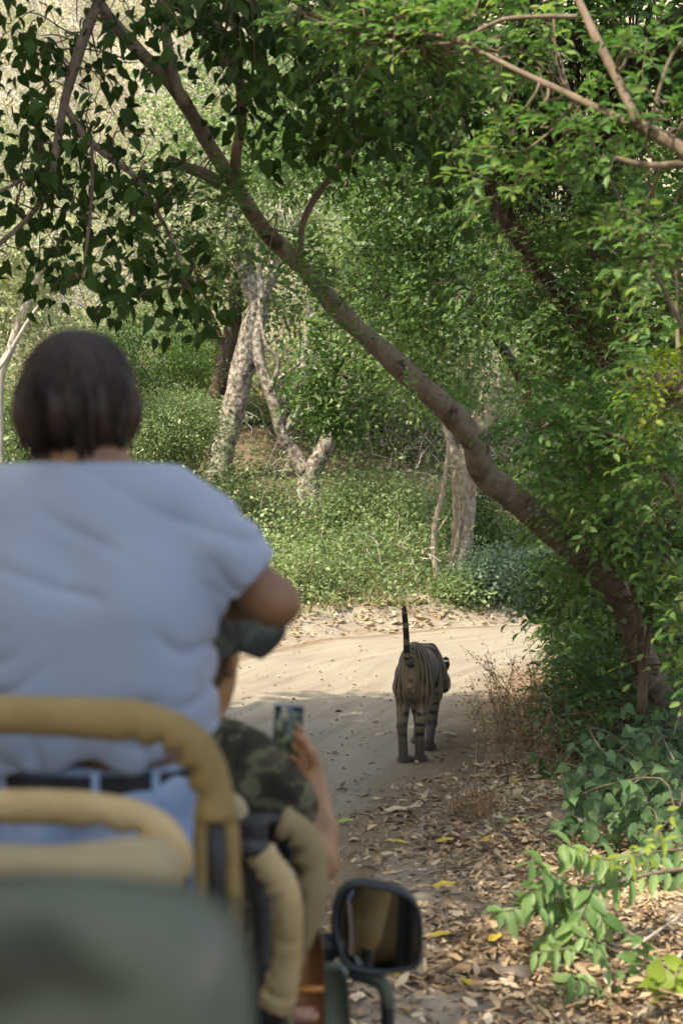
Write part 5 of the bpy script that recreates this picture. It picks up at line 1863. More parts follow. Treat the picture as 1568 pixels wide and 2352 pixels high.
def skin_mat(name, c1, c2):
    m, t, out = mat_base(name)
    n = noise_node(t, 14, 5, .6)
    c = ramp(t, n.outputs[0], [(.35, c1), (.65, c2)])
    p = N(t, 'ShaderNodeBsdfPrincipled', i_Roughness=.5)
    p.inputs['Specular IOR Level'].default_value = .35
    p.inputs['Subsurface Weight'].default_value = .12
    p.inputs['Subsurface Radius'].default_value = (.8, .3, .15)
    p.inputs['Subsurface Scale'].default_value = .01
    t.links.new(c, p.inputs['Base Color'])
    n2 = noise_node(t, 160, 4, .6)
    t.links.new(bump(t, n2.outputs[0], .15, .003), p.inputs['Normal'])
    t.links.new(p.outputs[0], out.inputs[0])
    return m


m_shirt = cloth_mat('blue_grey_cotton', (.225, .26, .325), (.26, .3, .37), 4)
m_jean = cloth_mat('faded_denim', (.13, .2, .34), (.33, .4, .5), 9, bs=.4)
m_belt = surf_mat('black_leather', [(.4, (.012, .012, .014)), (.6, (.025, .024, .026))], 20, rough=.45, bump_s=.3, bump_d=.003)
m_skin = skin_mat('brown_skin', (.17, .085, .042), (.23, .118, .06))
m_skin2 = skin_mat('tan_skin', (.24, .12, .06), (.33, .17, .085))
m_hair = surf_mat('dark_brown_hair', [(.35, (.011, .0062, .0045)), (.65, (.036, .019, .0125))], 16, rough=.5, bump_s=.6, bump_d=.008, bscale=40, stretch=(1, 1, .12), spec=.3)
m_camo = camo_mat('camouflage_cloth', [(.022, .019, .014), (.035, .03, .02), (.11, .1, .055), (.06, .05, .03)], 11, stretch=(1, 1, 1.4))
m_cap = camo_mat('camouflage_cap', [(.02, .02, .015), (.035, .035, .026), (.065, .065, .045), (.04, .04, .03)], 10)
m_shoe = surf_mat('dark_shoe', [(.4, (.02, .018, .016)), (.6, (.04, .035, .03))], 8, rough=.6)
FLOOR = .66

# ---------------------------------------------------------------- the standing man in the pale blue shirt
D0 = 2.62
MAN = thing('person', (P(195, 1800, D0)[0], D0, FLOOR), 'person standing in the jeep, back to us, in blue-grey t-shirt, belt and jeans', 'person')
neck = P(195, 1075, D0)
sh_r, sh_l = P(390, 1172, D0), P(0, 1172, D0)
hip = P(200, 1850, D0)
cx0 = neck[0]
elb_r = P(630, 1382, D0 + .03)
hand_r = P(400, 1335, D0 + .27)
elb_l = P(-235, 1400, D0 + .03)
hand_l = P(60, 1340, D0 + .3)
hd = P(182, 922, D0 + .035)
lo = np.array([cx0 - .5, D0 - .3, FLOOR - .01])
B = Body(lo, np.array([cx0 + .5, D0 + .55, 2.56]), .0085)
head_shape(B, hd, (.05, 1, -.18), .92)
B.cap(hd + [0, -.015, -.06], neck + [0, .01, -.02], .056, .062, .03)
zc, zh = sh_r[2] - .12, hip[2]
for q in (-1, 1):
    B.cap([cx0 + .085 * q, D0, zc], [cx0 + .075 * q, D0, zh], .105, .1, .05)
B.cap(sh_l + [.05, 0, -.02], sh_r + [-.05, 0, -.02], .07, .07, .06)
B.cap(neck + [0, 0, 0], neck + [0, 0, -.1], .065, .1, .06)
for sh, el, ha in ((sh_r, elb_r, hand_r), (sh_l, elb_l, hand_l)):
    B.chain([sh, (sh + el) / 2, el], [.06, .051, .038], .03)
    B.chain([el, el + (ha - el) * .35, ha], [.036, .043, .029], .02)
    B.ell(el + nrm(el - (sh + ha) / 2) * .012, (.03, .03, .03), .025)
    hand(B, ha, nrm(ha - el) * .8 + [0, .5, .2], [0, .2, 1], .5, 1.0, 1 if el[0] > ha[0] else -1)
for q in (-1, 1):
    hp, kn_, an = np.array([cx0 + .095 * q, D0, zh - .06]), np.array([cx0 + .11 * q, D0 + .05, FLOOR + .5]), np.array([cx0 + .12 * q, D0 - .02, FLOOR + .08])
    B.chain([hp, kn_, an], [.09, .06, .042], .03)
    B.chain([an + [0, .0, -.035], an + [.01 * q, .16, -.05]], [.034, .03], .02)
V, F = B.skin(2)
skin_part('body', V, F, m_skin, MAN)

# shirt
B = Body(np.array([cx0 - .5, D0 - .3, 1.5]), np.array([cx0 + .5, D0 + .3, 2.33]), .008)
for sh, el, q in ((sh_r, elb_r, 1), (sh_l, elb_l, -1)):
    cutp = sh + (el - sh) * .76
    B.chain([sh + [0, 0, -.005], sh + (el - sh) * .4, sh + (el - sh) * .95], [.076, .076, .077], .05)
    B.cut(cutp, nrm(el - sh), keep=([cx0, -9, 0], [9, 9, 9]) if q > 0 else ([-9, -9, 0], [cx0, 9, 9]))
for q in (-1, 1):
    B.cap([cx0 + .08 * q, D0, zc + .02], [cx0 + .1 * q, D0 + .005, zh - .1], .126, .133, .022)
    B.cap([cx0 + .07 * q, D0 - .01, zc - .06], [cx0 + .07 * q, D0, zc - .25], .137, .137, .05)
B.cap(sh_l + [.05, 0, -.01], sh_r + [-.05, 0, -.01], .08, .08, .05)
B.cap(neck + [-.07, 0, -.06], neck + [.07, 0, -.06], .07, .07, .07)
B.cap(neck + [0, 0, -.03], neck + [0, 0, -.1], .08, .1, .05)
B.cut(neck + [0, 0, .005], (0, .1, 1), keep=([cx0 - .2, -9, neck[2] - .02], [cx0 + .2, 9, 9]))
# wavy hem
X = B.lo[0] + B.h * np.arange(B.n[0])
Yg = B.lo[1] + B.h * np.arange(B.n[1])
Z = B.lo[2] + B.h * np.arange(B.n[2])
zhem = P(200, 1774, D0 - .13)[2] + .012 * np.sin((X - cx0) * 26 + .8) + .008 * np.sin((X - cx0) * 55) + .05 * np.clip((X - cx0 - .1) / .1, 0, 1)
B.f = np.maximum(B.f, (zhem[:, None, None] - Z[None, None, :]) * np.ones((1, B.n[1], 1)))
V, F = B.skin(2)
NV = vnormals(V, F)
# pulled folds: diagonal from the raised arm across the back, gathers above the belt
sx, sz = V[:, 0] - cx0, V[:, 2]
dg = (sz - zc) * math.cos(.42) + sx * math.sin(.42)
pu = np.clip(1 - np.abs(sz - (zc - .12)) / .3, 0, 1) * np.clip((sx + .25) / .3, 0, 1)
crs = lambda a: -(1 - np.abs(np.sin(a))) ** 3.2
wr = crs(dg * 34 + 1.3 * noise(V, 4)) * np.clip(noise(V + 3, 4) + .5, 0, 1)
lowz = np.clip((zhem.mean() + .2 - sz) / .16, 0, 1)
ga = crs((sz * 1.1 - sx * .5) * 42 + 1.8 * noise(V, 6)) * np.clip(noise(V + 9, 6) + .5, 0, 1)
slv = np.clip((np.abs(sx) - .2) / .05, 0, 1)
rz = crs((sz * .6 + sx) * 32 + 2 * noise(V, 5)) * slv
long_ = crs((sx + .35 * sz) * 22 + 1.2 * noise(V, 3)) * np.clip((zc - .1 - sz) / .1, 0, 1) * np.clip(noise(V + 5, 3) + .4, 0, 1)
disp = .025 * wr * np.maximum(pu, .45) + .026 * ga * lowz + .018 * rz + .015 * long_
V = V + NV * disp[:, None]
skin_part('t_shirt', V, F, m_shirt, MAN)
# jeans, belt, belt loops
B = Body(np.array([cx0 - .3, D0 - .3, FLOOR + .04]), np.array([cx0 + .3, D0 + .35, zh + .12]), .009)
wz = P(200, 1778, D0 - .13)[2]
B.cap([cx0 - .075, D0, wz - .03], [cx0 + .075, D0, wz - .03], .118, .118, .04)
for q in (-1, 1):
    B.ell([cx0 + .085 * q, D0 - .03, zh - .08], (.11, .13, .13), .04)
    hp, kn_, an = np.array([cx0 + .095 * q, D0, zh - .1]), np.array([cx0 + .11 * q, D0 + .05, FLOOR + .5]), np.array([cx0 + .12 * q, D0 - .02, FLOOR + .1])
    B.chain([hp, kn_, an], [.108, .08, .068], .03)
B.cut([0, 0, wz + .005], (0, 0, 1))
V, F = B.skin(2)
NV = vnormals(V, F)
V = V + NV * (.006 * noise(V, 9) + .004 * np.sin(V[:, 2] * 60 + 3 * noise(V, 4)))[:, None]
skin_part('jeans', V, F, m_jean, MAN)
mb = MB()
aa = np.linspace(0, 2 * math.pi, 49)
ring = np.c_[cx0 + .2 * np.sign(np.cos(aa)) * np.abs(np.cos(aa)) ** .8, D0 - .002 + .129 * np.sin(aa), np.full(49, wz - .022)]
bv = np.concatenate([ring + [0, 0, -.018], ring + [0, 0, .018]])
k = np.arange(48)
mb.add(bv, [np.stack([k, k + 1, k + 50, k + 49], 1)])
ri = ring.copy()
ri[:, :2] = (ring[:, :2] - [cx0, D0]) * .97 + [cx0, D0]
mb.add(np.concatenate([ri + [0, 0, .018], ring + [0, 0, .018]]), [np.stack([k, k + 1, k + 50, k + 49], 1)])
part('belt', mb, m_belt, MAN)
for a in (-2.1, -1.45, -.95, 1.57):
    mb = MB()
    c = np.array([cx0 + .2 * np.sign(np.cos(a)) * abs(np.cos(a)) ** .8, D0 + .133 * np.sin(a), wz - .024])
    box(mb, c, (.013, .008, .058), bevel=.002)
    part('belt_loop', mb, m_jean, MAN)
mb = MB()
for q in (-1, 1):
    for s_ in (0, 1):
        c = np.array([cx0 + .085 * q, D0 - .163, zh - .09])
for q in (-1, 1):
    B = Body(np.array([cx0 + .12 * q - .09, D0 - .15, FLOOR]), np.array([cx0 + .12 * q + .09, D0 + .26, FLOOR + .15]), .008)
    B.chain([np.array([cx0 + .12 * q, D0 - .05, FLOOR + .05]), np.array([cx0 + .13 * q, D0 + .17, FLOOR + .04])], [.05, .045], .03)
    B.cap([cx0 + .12 * q, D0 - .02, FLOOR + .05], [cx0 + .12 * q, D0 - .02, FLOOR + .12], .052, .05, .02)
    B.cut([0, 0, FLOOR + .004], (0, 0, -1))
    V, F = B.skin(2)
    skin_part('shoe', V, F, m_shoe, MAN)
# hair: thick, collar length, flaring a little at the sides
B = Body(hd - .2, hd + .2, .0055)
B.ell(hd + [0, -.008, .016], (.09, .104, .1), .02)
B.ell(hd + [.0, -.03, -.02], (.094, .095, .07), .03)
B.ell(hd + [.0, -.045, -.055], (.074, .056, .045), .03)
B.ell(hd + [.076, -.02, -.02], (.032, .052, .046), .02)
B.ell(hd + [-.074, -.02, -.02], (.031, .052, .048), .02)
B.cut(hd + [0, .055, 0], (0, 1, .05), keep=(hd - [9, 9, 9], hd + [9, 9, .045]))
B.cut(hd + [0, .1, .04], (0, 1, .6))
V, F = B.skin(2)
NV = vnormals(V, F)
hvv = V - hd
az = np.arctan2(hvv[:, 0], -hvv[:, 1])
lockn = np.sin(az * 17 + hvv[:, 2] * 12 + 2.5 * noise(hvv, 9)) * .5 + np.sin(az * 41 + hvv[:, 2] * 9 + 3 * noise(hvv, 14)) * .3
V = V + NV * (.0055 * lockn * np.clip((.09 - hvv[:, 2]) * 12, .15, 1))[:, None]
HR = skin_part('hair', V, F, m_hair, MAN)
rh = np.random.default_rng(171)
mb = MB()
for i in range(760):
    a = rh.uniform(-2.0, 2.0)
    z0 = .112 - .17 * rh.random() ** 1.4
    rr0 = .096 * math.sqrt(max(.02, 1 - (max(z0, 0) / .116) ** 2))
    q0 = hd + [math.sin(a) * rr0 * .96, -math.cos(a) * rr0 * 1.02 - .02, z0]
    z1 = rh.uniform(-.125, -.06) + .014 * abs(math.sin(a))
    r1 = rh.uniform(.046, .076) + .007 * math.sin(a * 7)
    q2 = hd + [math.sin(a + .1) * r1 * 1.0, -math.cos(a) * r1 - .025, z1]
    bl_ = .011 + .03 * max(0, z0 / .11)
    q1 = (q0 + q2) / 2 + [math.sin(a) * bl_, -math.cos(a) * bl_, .006]
    tube(mb, [q0, q1, q2], [.003, .004, .0012], seg=3, n=3, cap=False, flat=.6)
for i in range(900):
    a = rh.uniform(-math.pi, math.pi)
    if abs(a) > 2.3: continue
    pts_ = []
    e1 = rh.uniform(.5, 1.45)
    for s_ in np.linspace(.05, 1, 6):
        th_ = e1 * s_ * 1.25 + .05
        aa_ = a + .25 * math.sin(s_ * 2 + i)
        k_ = 1.02 + .03 * rh.random()
        pts_.append(hd + [math.sin(th_) * math.sin(aa_) * .094 * k_, -.008 - math.sin(th_) * math.cos(aa_) * .108 * k_, .016 + math.cos(th_) * .1 * k_])
    tube(mb, pts_, [.0012, .0026, .003, .003, .0024, .001], seg=4, n=2, cap=False, flat=.6)
part('strands', mb, m_hair, HR, kind='stuff')

# ---------------------------------------------------------------- the driver
D1 = 3.2
dh = P(462, 1512, D1)
DRV = thing('person', (dh[0] - .06, D1 + .02, FLOOR), 'person in a camouflage cap and jacket sitting at the right front, holding up a phone', 'person')
dn = dh + [-.02, -.03, -.13]
dsr, dsl = P(545, 1772, D1 - .02), P(545, 1772, D1 - .02) + [-.36, .05, .0]
dcx = (dsr[0] + dsl[0]) / 2
del_r = P(728, 1985, D1 + .05)
dwr = P(724, 1800, D1 + .27)
ph_c = P(661, 1690, 3.58)
seat_z = 1.02
B = Body(np.array([dcx - .42, D1 - .3, FLOOR - .01]), np.array([.12, D1 + .85, 2.02]), .0072)
at, Mh2 = head_shape(B, dh, (.42, 1, -.12), 1.0)
B.cap(dh + [-.005, -.02, -.07], dn, .056, .06, .03)
for q in (-1, 1):
    B.cap([dcx + .09 * q, D1, dsr[2] - .1], [dcx + .08 * q, D1 - .02, seat_z + .12], .1, .1, .05)
    hp, kn_, an = np.array([dcx + .1 * q, D1, seat_z + .1]), np.array([dcx + .15 * q, D1 + .42, seat_z + .12]), np.array([dcx + .13 * q, D1 + .62, FLOOR + .09])
    B.chain([hp, kn_, an], [.09, .06, .042], .03)
    B.cap(an + [0, 0, -.03], an + [0, .13, -.05], .034, .03, .02)
B.cap(dsl, dsr, .07, .07, .06)
B.chain([dsr, (dsr + del_r) / 2, del_r], [.06, .05, .041], .03)
B.chain([del_r, del_r + (dwr - del_r) * .4, dwr], [.041, .043, .027], .02)
hdir = nrm(P(705, 1720, 3.57) - dwr)
hand(B, dwr, hdir + [-.12, 0, .1], (-.75, -.45, 0), [.12, .16, .2, .26], .98, 1, k=.006)
wl_ = dcx - .3
B.chain([dsl, np.array([wl_, D1 + .1, 1.35]), np.array([dcx - .1, D1 + .4, 1.4])], [.06, .045, .03], .03)
hand(B, np.array([dcx - .1, D1 + .4, 1.4]), (.3, 1, .1), (0, 0, -1), .5, 1.0, 1)
V, F = B.skin(2)
skin_part('body', V, F, m_skin2, DRV)
B = Body(np.array([dcx - .42, D1 - .32, seat_z - .05]), np.array([.1, D1 + .4, 1.85]), .0095)
for q in (-1, 1):
    B.cap([dcx + .1 * q, D1, dsr[2] - .08], [dcx + .09 * q, D1 - .02, seat_z + .08], .125, .128, .05)
B.cap(dsl, dsr, .088, .092, .07)
B.cap(dn + [0, 0, -.03], dn + [0, 0, -.1], .075, .1, .05)
slr = [dsr, P(600, 1812, D1), P(648, 1852, D1 + .02), P(686, 1876, D1 + .03)]
B.chain(slr, [.08, .072, .062, .05], .04)
B.cut(slr[3] + [.004, 0, -.01], nrm(slr[3] - slr[2]), keep=([slr[2][0], -9, 0], [9, 9, 9]))
B.chain([dsl, np.array([wl_, D1 + .1, 1.38])], [.09, .07], .05)
B.cut(dn + [0, 0, .02], (0, .2, 1), keep=([dn[0] - .12, -9, dn[2]], [dn[0] + .12, 9, 9]))
V, F = B.skin(2)
NV = vnormals(V, F)
V = V + NV * (.012 * np.sin((V[:, 0] * .9 + V[:, 2] * .7) * 48 + 2.4 * noise(V, 5)) * np.clip(noise(V + 2, 4) + .5, .1, 1) + .008 * noise(V, 8))[:, None]
skin_part('jacket', V, F, m_camo, DRV)
B = Body(np.array([dcx - .3, D1 - .25, FLOOR + .04]), np.array([dcx + .3, D1 + .8, seat_z + .3]), .011)
for q in (-1, 1):
    hp, kn_, an = np.array([dcx + .1 * q, D1, seat_z + .1]), np.array([dcx + .15 * q, D1 + .42, seat_z + .12]), np.array([dcx + .13 * q, D1 + .62, FLOOR + .12])
    B.chain([hp, kn_, an], [.11, .085, .07], .03)
V, F = B.skin(2)
skin_part('trousers', V, F, m_camo, DRV)
# cap with a long brim turned to the right, and short hair below it
B = Body(dh - .25, dh + .25, .006)
B.ell(dh + [-.004, -.008, .045], (.094, .112, .09), .02)
B.cut(dh + [0, 0, .012], nrm(np.array([.12, .2, -1])))
V, F = B.skin(2)
CAP = skin_part('cap', V, F, m_cap, DRV)
mb = MB()
fd = nrm(np.array([.74, .62, .22]))
rd = nrm(np.cross(fd, [0, 0, 1]))
nu, nv = 14, 9
gr = []
for i in range(nu):
    a = -1.15 + 2.3 * i / (nu - 1)
    for j in range(nv):
        rr0 = .088 + (.105 * math.cos(a * .85)) * j / (nv - 1)
        q = dh + fd * math.cos(a) * rr0 + rd * math.sin(a) * rr0 * .95 + [0, 0, .055 - .05 * (math.sin(a) ** 2) - .02 * j / (nv - 1)]
        gr.append(q)
gr = np.array(gr)
qd = [[i * nv + j, i * nv + j + 1, (i + 1) * nv + j + 1, (i + 1) * nv + j] for i in range(nu - 1) for j in range(nv - 1)]
mb.add(gr + [0, 0, .003], [np.array(qd)])
mb.add(gr - [0, 0, .003], [np.array(qd)[:, ::-1]])
part('brim', mb, m_cap, CAP)
B = Body(dh - .2, dh + .2, .006)
B.ell(dh + [-.014, -.026, .0], (.074, .094, .085), .02)
B.cut(dh + [0, -.0, 0], (.35, 1, .05), keep=(dh - 9, dh + [9, 9, .02]))
B.cut(dh + [0, -.0, -.065], (0, 0, -1))
V, F = B.skin(1)
skin_part('hair', V, F, m_hair, DRV)

# the phone in the driver's hand
PH = thing('phone', ph_c, 'dark phone with a grey rim held upright over the road by the driver', 'phone')
prot = Matrix.Rotation(R(3), 3, 'Y') @ Matrix.Rotation(R(6), 3, 'Z')
mb = MB()
box(mb, ph_c, (.07, .0085, .142), prot, .004)
part('case', mb, surf_mat('phone_rim', [(.4, (.16, .19, .22)), (.6, (.2, .23, .26))], 4, rough=.35, bump_s=0, metal=.3), PH)
pn_ = np.array(prot @ Vector((0, -1, 0)))
m_scr, t, out = mat_base('phone_screen')
n = noise_node(t, 45, 4, .6)
c = ramp(t, n.outputs[0], [(.4, (.006, .008, .006)), (.52, (.025, .04, .018)), (.66, (.09, .11, .1))])
em = N(t, 'ShaderNodeBsdfPrincipled', i_Roughness=.3)
em.inputs['Base Color'].default_value = (.01, .01, .012, 1)
em.inputs['Emission Strength'].default_value = .35
t.links.new(c, em.inputs['Emission Color'])
t.links.new(em.outputs[0], out.inputs[0])
mb = MB()
box(mb, ph_c + pn_ * .0044 + [0, 0, -.003], (.063, .001, .118), prot)
part('screen', mb, m_scr, PH, smooth=False)
m_blk = surf_mat('black_glass', [(.4, (.01, .01, .011)), (.6, (.014, .014, .016))], 4, rough=.15, bump_s=0, spec=.5)
mb = MB()
box(mb, ph_c + pn_ * .0041, (.064, .001, .136), prot)
part('bezel', mb, m_blk, PH, smooth=False)
mb = MB()
box(mb, ph_c + pn_ * .0048 + np.array(prot @ Vector((0, 0, .0615))), (.014, .0008, .0035), prot)
part('speaker_slot', mb, surf_mat('speaker_grey', [(.4, (.3, .32, .34)), (.6, (.35, .36, .38))], 4, bump_s=0), PH, smooth=False)
# ---------------------------------------------------------------- the open safari vehicle
m_pad = surf_mat('khaki_canvas_padding', [(.3, (.19, .128, .048)), (.5, (.265, .185, .075)), (.7, (.33, .235, .105))], 5, rough=.9, bump_s=.35, bump_d=.006, bscale=40, spec=.15)
m_pad2 = surf_mat('light_khaki_canvas', [(.3, (.32, .22, .095)), (.5, (.43, .305, .145)), (.7, (.52, .385, .2))], 7, rough=.9, bump_s=.5, bump_d=.008, bscale=30, spec=.15)
m_pad3 = surf_mat('dull_khaki_canvas', [(.3, (.19, .14, .065)), (.7, (.29, .22, .115))], 6, rough=.9, bump_s=.4, bump_d=.006, bscale=30, spec=.15)
m_cover = surf_mat('camouflage_seat_cover', [(.36, (.014, .015, .01)), (.45, (.05, .054, .034)), (.53, (.105, .115, .077)), (.62, (.12, .125, .09)), (.7, (.19, .165, .13))], 5.4, detail=2, rough=.9, bump_s=.3, bscale=120, stretch=(.8, 1, 1.7))
m_paint = surf_mat('dull_green_paint', [(.3, (.06, .075, .05)), (.55, (.095, .11, .075)), (.75, (.14, .14, .1))], 3.5, rough=.5, bump_s=.08, spec=.4)
m_plas = surf_mat('black_plastic', [(.3, (.012, .013, .015)), (.7, (.03, .031, .035))], 9, rough=.45, bump_s=.2, bump_d=.003, bscale=120, spec=.4)
m_tub = surf_mat('dark_steel_tube', [(.3, (.02, .018, .018)), (.7, (.05, .045, .042))], 9, rough=.5, spec=.4)
m_orng = surf_mat('rust_brown_panel', [(.3, (.14, .055, .02)), (.7, (.25, .1, .035))], 3, rough=.55, bump_s=.2)
m_ostr = surf_mat('orange_trim', [(.3, (.5, .17, .04)), (.7, (.62, .24, .06))], 3, rough=.5, bump_s=.1)
m_tyre = surf_mat('tyre_rubber', [(.3, (.015, .015, .015)), (.7, (.03, .03, .03))], 8, rough=.9)
m_steel = surf_mat('wheel_steel', [(.3, (.2, .2, .19)), (.7, (.3, .3, .28))], 8, rough=.5, metal=.5)
m_vinyl = surf_mat('khaki_seat_vinyl', [(.3, (.28, .21, .11)), (.7, (.37, .29, .16))], 4, rough=.7, bump_s=.3)

JX = -.76
JEEP = thing('safari_jeep', (JX, 2.5, 0), 'open green camouflage safari jeep with khaki padded bars on the road edge', 'jeep')


def pad_tube(name, pts, rad, mat, fold=.1, seam=True, n=10, seg=20, wr=60, flat=1.0):
    """Padded bar: quilted sleeve with gathers where it bends."""
    pts = np.asarray(pts, float)
    rad = np.broadcast_to(np.asarray(rad, float), (len(pts),))
    path = catmull(np.hstack([pts, rad[:, None]]), n)
    p, r = path[:, :3], path[:, 3]
    # resample evenly
    s = np.concatenate([[0], np.cumsum(np.linalg.norm(np.diff(p, axis=0), axis=1))])
    m = max(12, int(s[-1] / .007))
    ss = np.linspace(0, s[-1], m)
    p = np.stack([np.interp(ss, s, p[:, k]) for k in range(3)], 1)
    r = np.interp(ss, s, r)
    tg = nrm(np.gradient(p, axis=0))
    cur = np.linalg.norm(np.gradient(tg, axis=0), axis=1) / .007
    cur = np.convolve(np.pad(cur, 8, 'edge'), np.ones(17) / 17, 'valid')
    c = nrm(np.gradient(tg, axis=0) + 1e-9)
    u = nrm(np.cross(tg[0], [.3, .8, .5]))
    a = np.linspace(0, 2 * math.pi, seg, endpoint=False)
    V = np.zeros((m, seg, 3))
    for i in range(m):
        u = u - tg[i] * (u @ tg[i])
        u /= np.linalg.norm(u)
        v = np.cross(tg[i], u)
        ring = u * np.cos(a)[:, None] + v * np.sin(a)[:, None] * flat
        inner = np.clip(ring @ c[i], 0, 1)
        q = p[i] + ring * r[i]
        g = np.sin(ss[i] * wr * 2.2 + 1.5 * math.sin(i * .13)) * (inner * np.clip(cur[i] / 9, 0, 1) * .3)
        g = g + fold * noise(q, 9) * .4 + .045 * noise(q, 24) + .035 * np.sin(ss[i] * 95 + 3 * noise(q, 7)) * np.clip(noise(q, 5) + .2, 0, 1)
        V[i] = p[i] + ring * (r[i] * (1 + g))[:, None]
    mb = MB()
    i = np.arange(m - 1)[:, None] * seg
    j = np.arange(seg)[None]
    q = np.stack([i + j, i + (j + 1) % seg, i + seg + (j + 1) % seg, i + seg + j], -1).reshape(-1, 4)
    vv = np.vstack([V.reshape(-1, 3), p[0], p[-1]])
    k = np.arange(seg)
    mb.add(vv, [q, np.stack([np.full(seg, m * seg), (k + 1) % seg, k], -1), np.stack([np.full(seg, m * seg + 1), (m - 1) * seg + k, (m - 1) * seg + (k + 1) % seg], -1)])
    return part(name, mb, mat, JEEP)


# rear bar behind the standing man: thick, bends down at the right
DB = 2.22
zb = lambda px, py, d=DB: P(px, py, d)
leftx = JX - .62
top = zb(0, 1643)
pad_tube('roll_bar_pad', [[leftx + .06, DB, 1.55], [leftx + .06, DB, top[2] - .12], [leftx + .14, DB, top[2] - .015], [leftx + .3, DB, top[2]], zb(-200, 1641), zb(100, 1644), zb(300, 1655), zb(400, 1680), zb(462, 1735), zb(490, 1810), zb(497, 1880)], .0285, m_pad, fold=.09)
for dx in (-34, 34):
    pad_tube('pad_flap', [zb(494 + dx * .75, 1868), zb(497 + dx, 1920), zb(499 + dx, 1990), zb(500 + dx, 2060)], [.014, .0125, .012, .012], m_pad, fold=.08, seg=10)
mb = MB()
tube(mb, [zb(498, 1850, DB + .004), zb(500, 2000, DB + .004), [zb(500, 2000)[0], DB + .004, FLOOR]], [.019, .019, .019], seg=14, smooth_path=False)
part('roll_bar', mb, m_tub, JEEP)
mb = MB()
tube(mb, [[leftx + .06, DB, 1.58], [leftx + .06, DB, FLOOR]], [.019, .019], seg=14, smooth_path=False)
part('roll_bar', mb, m_tub, JEEP)
# lower bar
DL = 2.14
zl = lambda px, py: P(px, py, DL)
t2 = zl(0, 1850)
pad_tube('seat_bar_pad', [[leftx + .1, DL, 1.5], [leftx + .1, DL, t2[2] - .1], [leftx + .17, DL, t2[2] - .01], zl(-260, 1850), zl(0, 1852), zl(200, 1858), zl(300, 1872), zl(362, 1905), zl(398, 1955), zl(410, 2010)], [.0235] * 7 + [.024, .026, .026], m_pad2, fold=.12)
mb = MB()
tube(mb, [zl(410, 2005), [zl(410, 2005)[0], DL, FLOOR]], [.017, .017], seg=12, smooth_path=False)
part('seat_bar', mb, m_tub, JEEP)
mb = MB()
tube(mb, [[leftx + .1, DL, 1.52], [leftx + .1, DL, FLOOR]], [.017, .017], seg=12, smooth_path=False)
part('seat_bar', mb, m_tub, JEEP)


def cushion(name, c, size, mat, seed, puff=.02, parent=None, ribs=0, rnd=.05):
    """Soft upholstered block."""
    c, size = np.asarray(c, float), np.asarray(size, float)
    B = Body(c - size / 2 - .05, c + size / 2 + .05, max(size.min() / 9, .011))
    ax = [B.lo[i] + B.h * np.arange(B.n[i]) for i in range(3)]
    X = np.meshgrid(*ax, indexing='ij')
    q = [np.maximum(np.abs(X[i] - c[i]) - (size[i] / 2 - rnd), 0) for i in range(3)]
    B.f = (np.sqrt(sum(k * k for k in q)) - rnd).astype(np.float32)
    V, F = B.skin(2)
    nn = vnormals(V, F)
    V = V + nn * (puff * (noise(V + seed, 3.2) * .5) + .004 * noise(V, 12))[:, None]
    if ribs:
        V[:, 1] -= np.where(nn[:, 1] < -.4, .006 * np.abs(np.sin((V[:, 0] - c[0]) * ribs)) , 0)
    return skin_part(name, V, F, mat, parent or JEEP)


# middle row seat (khaki) and its back in front of the camera's row
tz = P(200, 1932, 1.95)[2]
cushion('seat_back', (-.795, 1.98, tz - .24), (1.2, .1, .48), m_vinyl, 1, ribs=22)
cushion('seat', (JX - .1, 2.16, 1.16), (.98, .42, .12), m_vinyl, 2)
# seat with the camouflage cover, closest to the camera
DC = .88
ct = P(300, 2108, DC)
rx = P(508, 2200, DC)[0]
cushion('camouflage_seat_back', ((rx - 1.3) / 2 + .01, DC + .06, ct[2] - .31), (1.3 + rx, .13, .62), m_cover, 3, .02, rnd=.05)
cushion('camouflage_seat', ((rx - 1.3) / 2, DC - .2, 1.3), (1.25 + rx, .45, .12), m_cover, 4)
cushion('driver_seat_back', (dcx, D1 - .17, seat_z + .3), (.42, .09, .56), m_vinyl, 5)
cushion('driver_seat', (dcx, D1 + .1, seat_z - .04), (.44, .46, .12), m_vinyl, 6)
cushion('passenger_seat_back', (JX - .35, D1 - .17, seat_z + .26), (.42, .09, .5), m_vinyl, 7)
cushion('passenger_seat', (JX - .35, D1 + .1, seat_z - .04), (.44, .46, .12), m_vinyl, 8)

# right side padded bars
ps = lambda px, py, d=2.85: P(px, py, d)
pad_tube('side_bar_pad', [ps(597, 1957, 2.8), ps(625, 1998, 2.8), ps(650, 2040, 2.8), ps(660, 2090, 2.8), ps(660, 2160, 2.82), ps(655, 2230, 2.84), ps(640, 2290, 2.86), ps(628, 2320, 2.86)], [.027, .0275, .0275, .0265, .025, .026, .032, .026], m_pad2, fold=.16, wr=80)
pad_tube('side_bar_pad', [ps(640, 1890, 3.05), ps(690, 1915, 3.05), ps(716, 1985, 3.05), ps(716, 2060, 3.05), ps(700, 2120, 3.05), ps(672, 2200, 3.05), ps(655, 2290, 3.05), ps(648, 2380, 3.05), ps(645, 2470, 3.05)], [.03, .031, .031, .03, .028, .024, .022, .02, .02], m_pad3, fold=.12)
mb = MB()
tube(mb, [ps(560, 1948, 2.78), ps(612, 1960, 2.8), ps(640, 2030, 2.8), ps(657, 2110, 2.8), ps(645, 2300, 2.86), [ps(640, 2300)[0], 2.9, .9]], .016, seg=12)
part('side_bar', mb, m_tub, JEEP)
mb = MB()
tube(mb, [ps(520, 1890, 3.0), ps(640, 1885, 3.05), ps(700, 1930, 3.05), ps(712, 2060, 3.05), ps(660, 2280, 3.05), [ps(645, 2470, 3.05)[0], 3.05, .95]], .014, seg=12)
part('side_bar', mb, m_tub, JEEP)
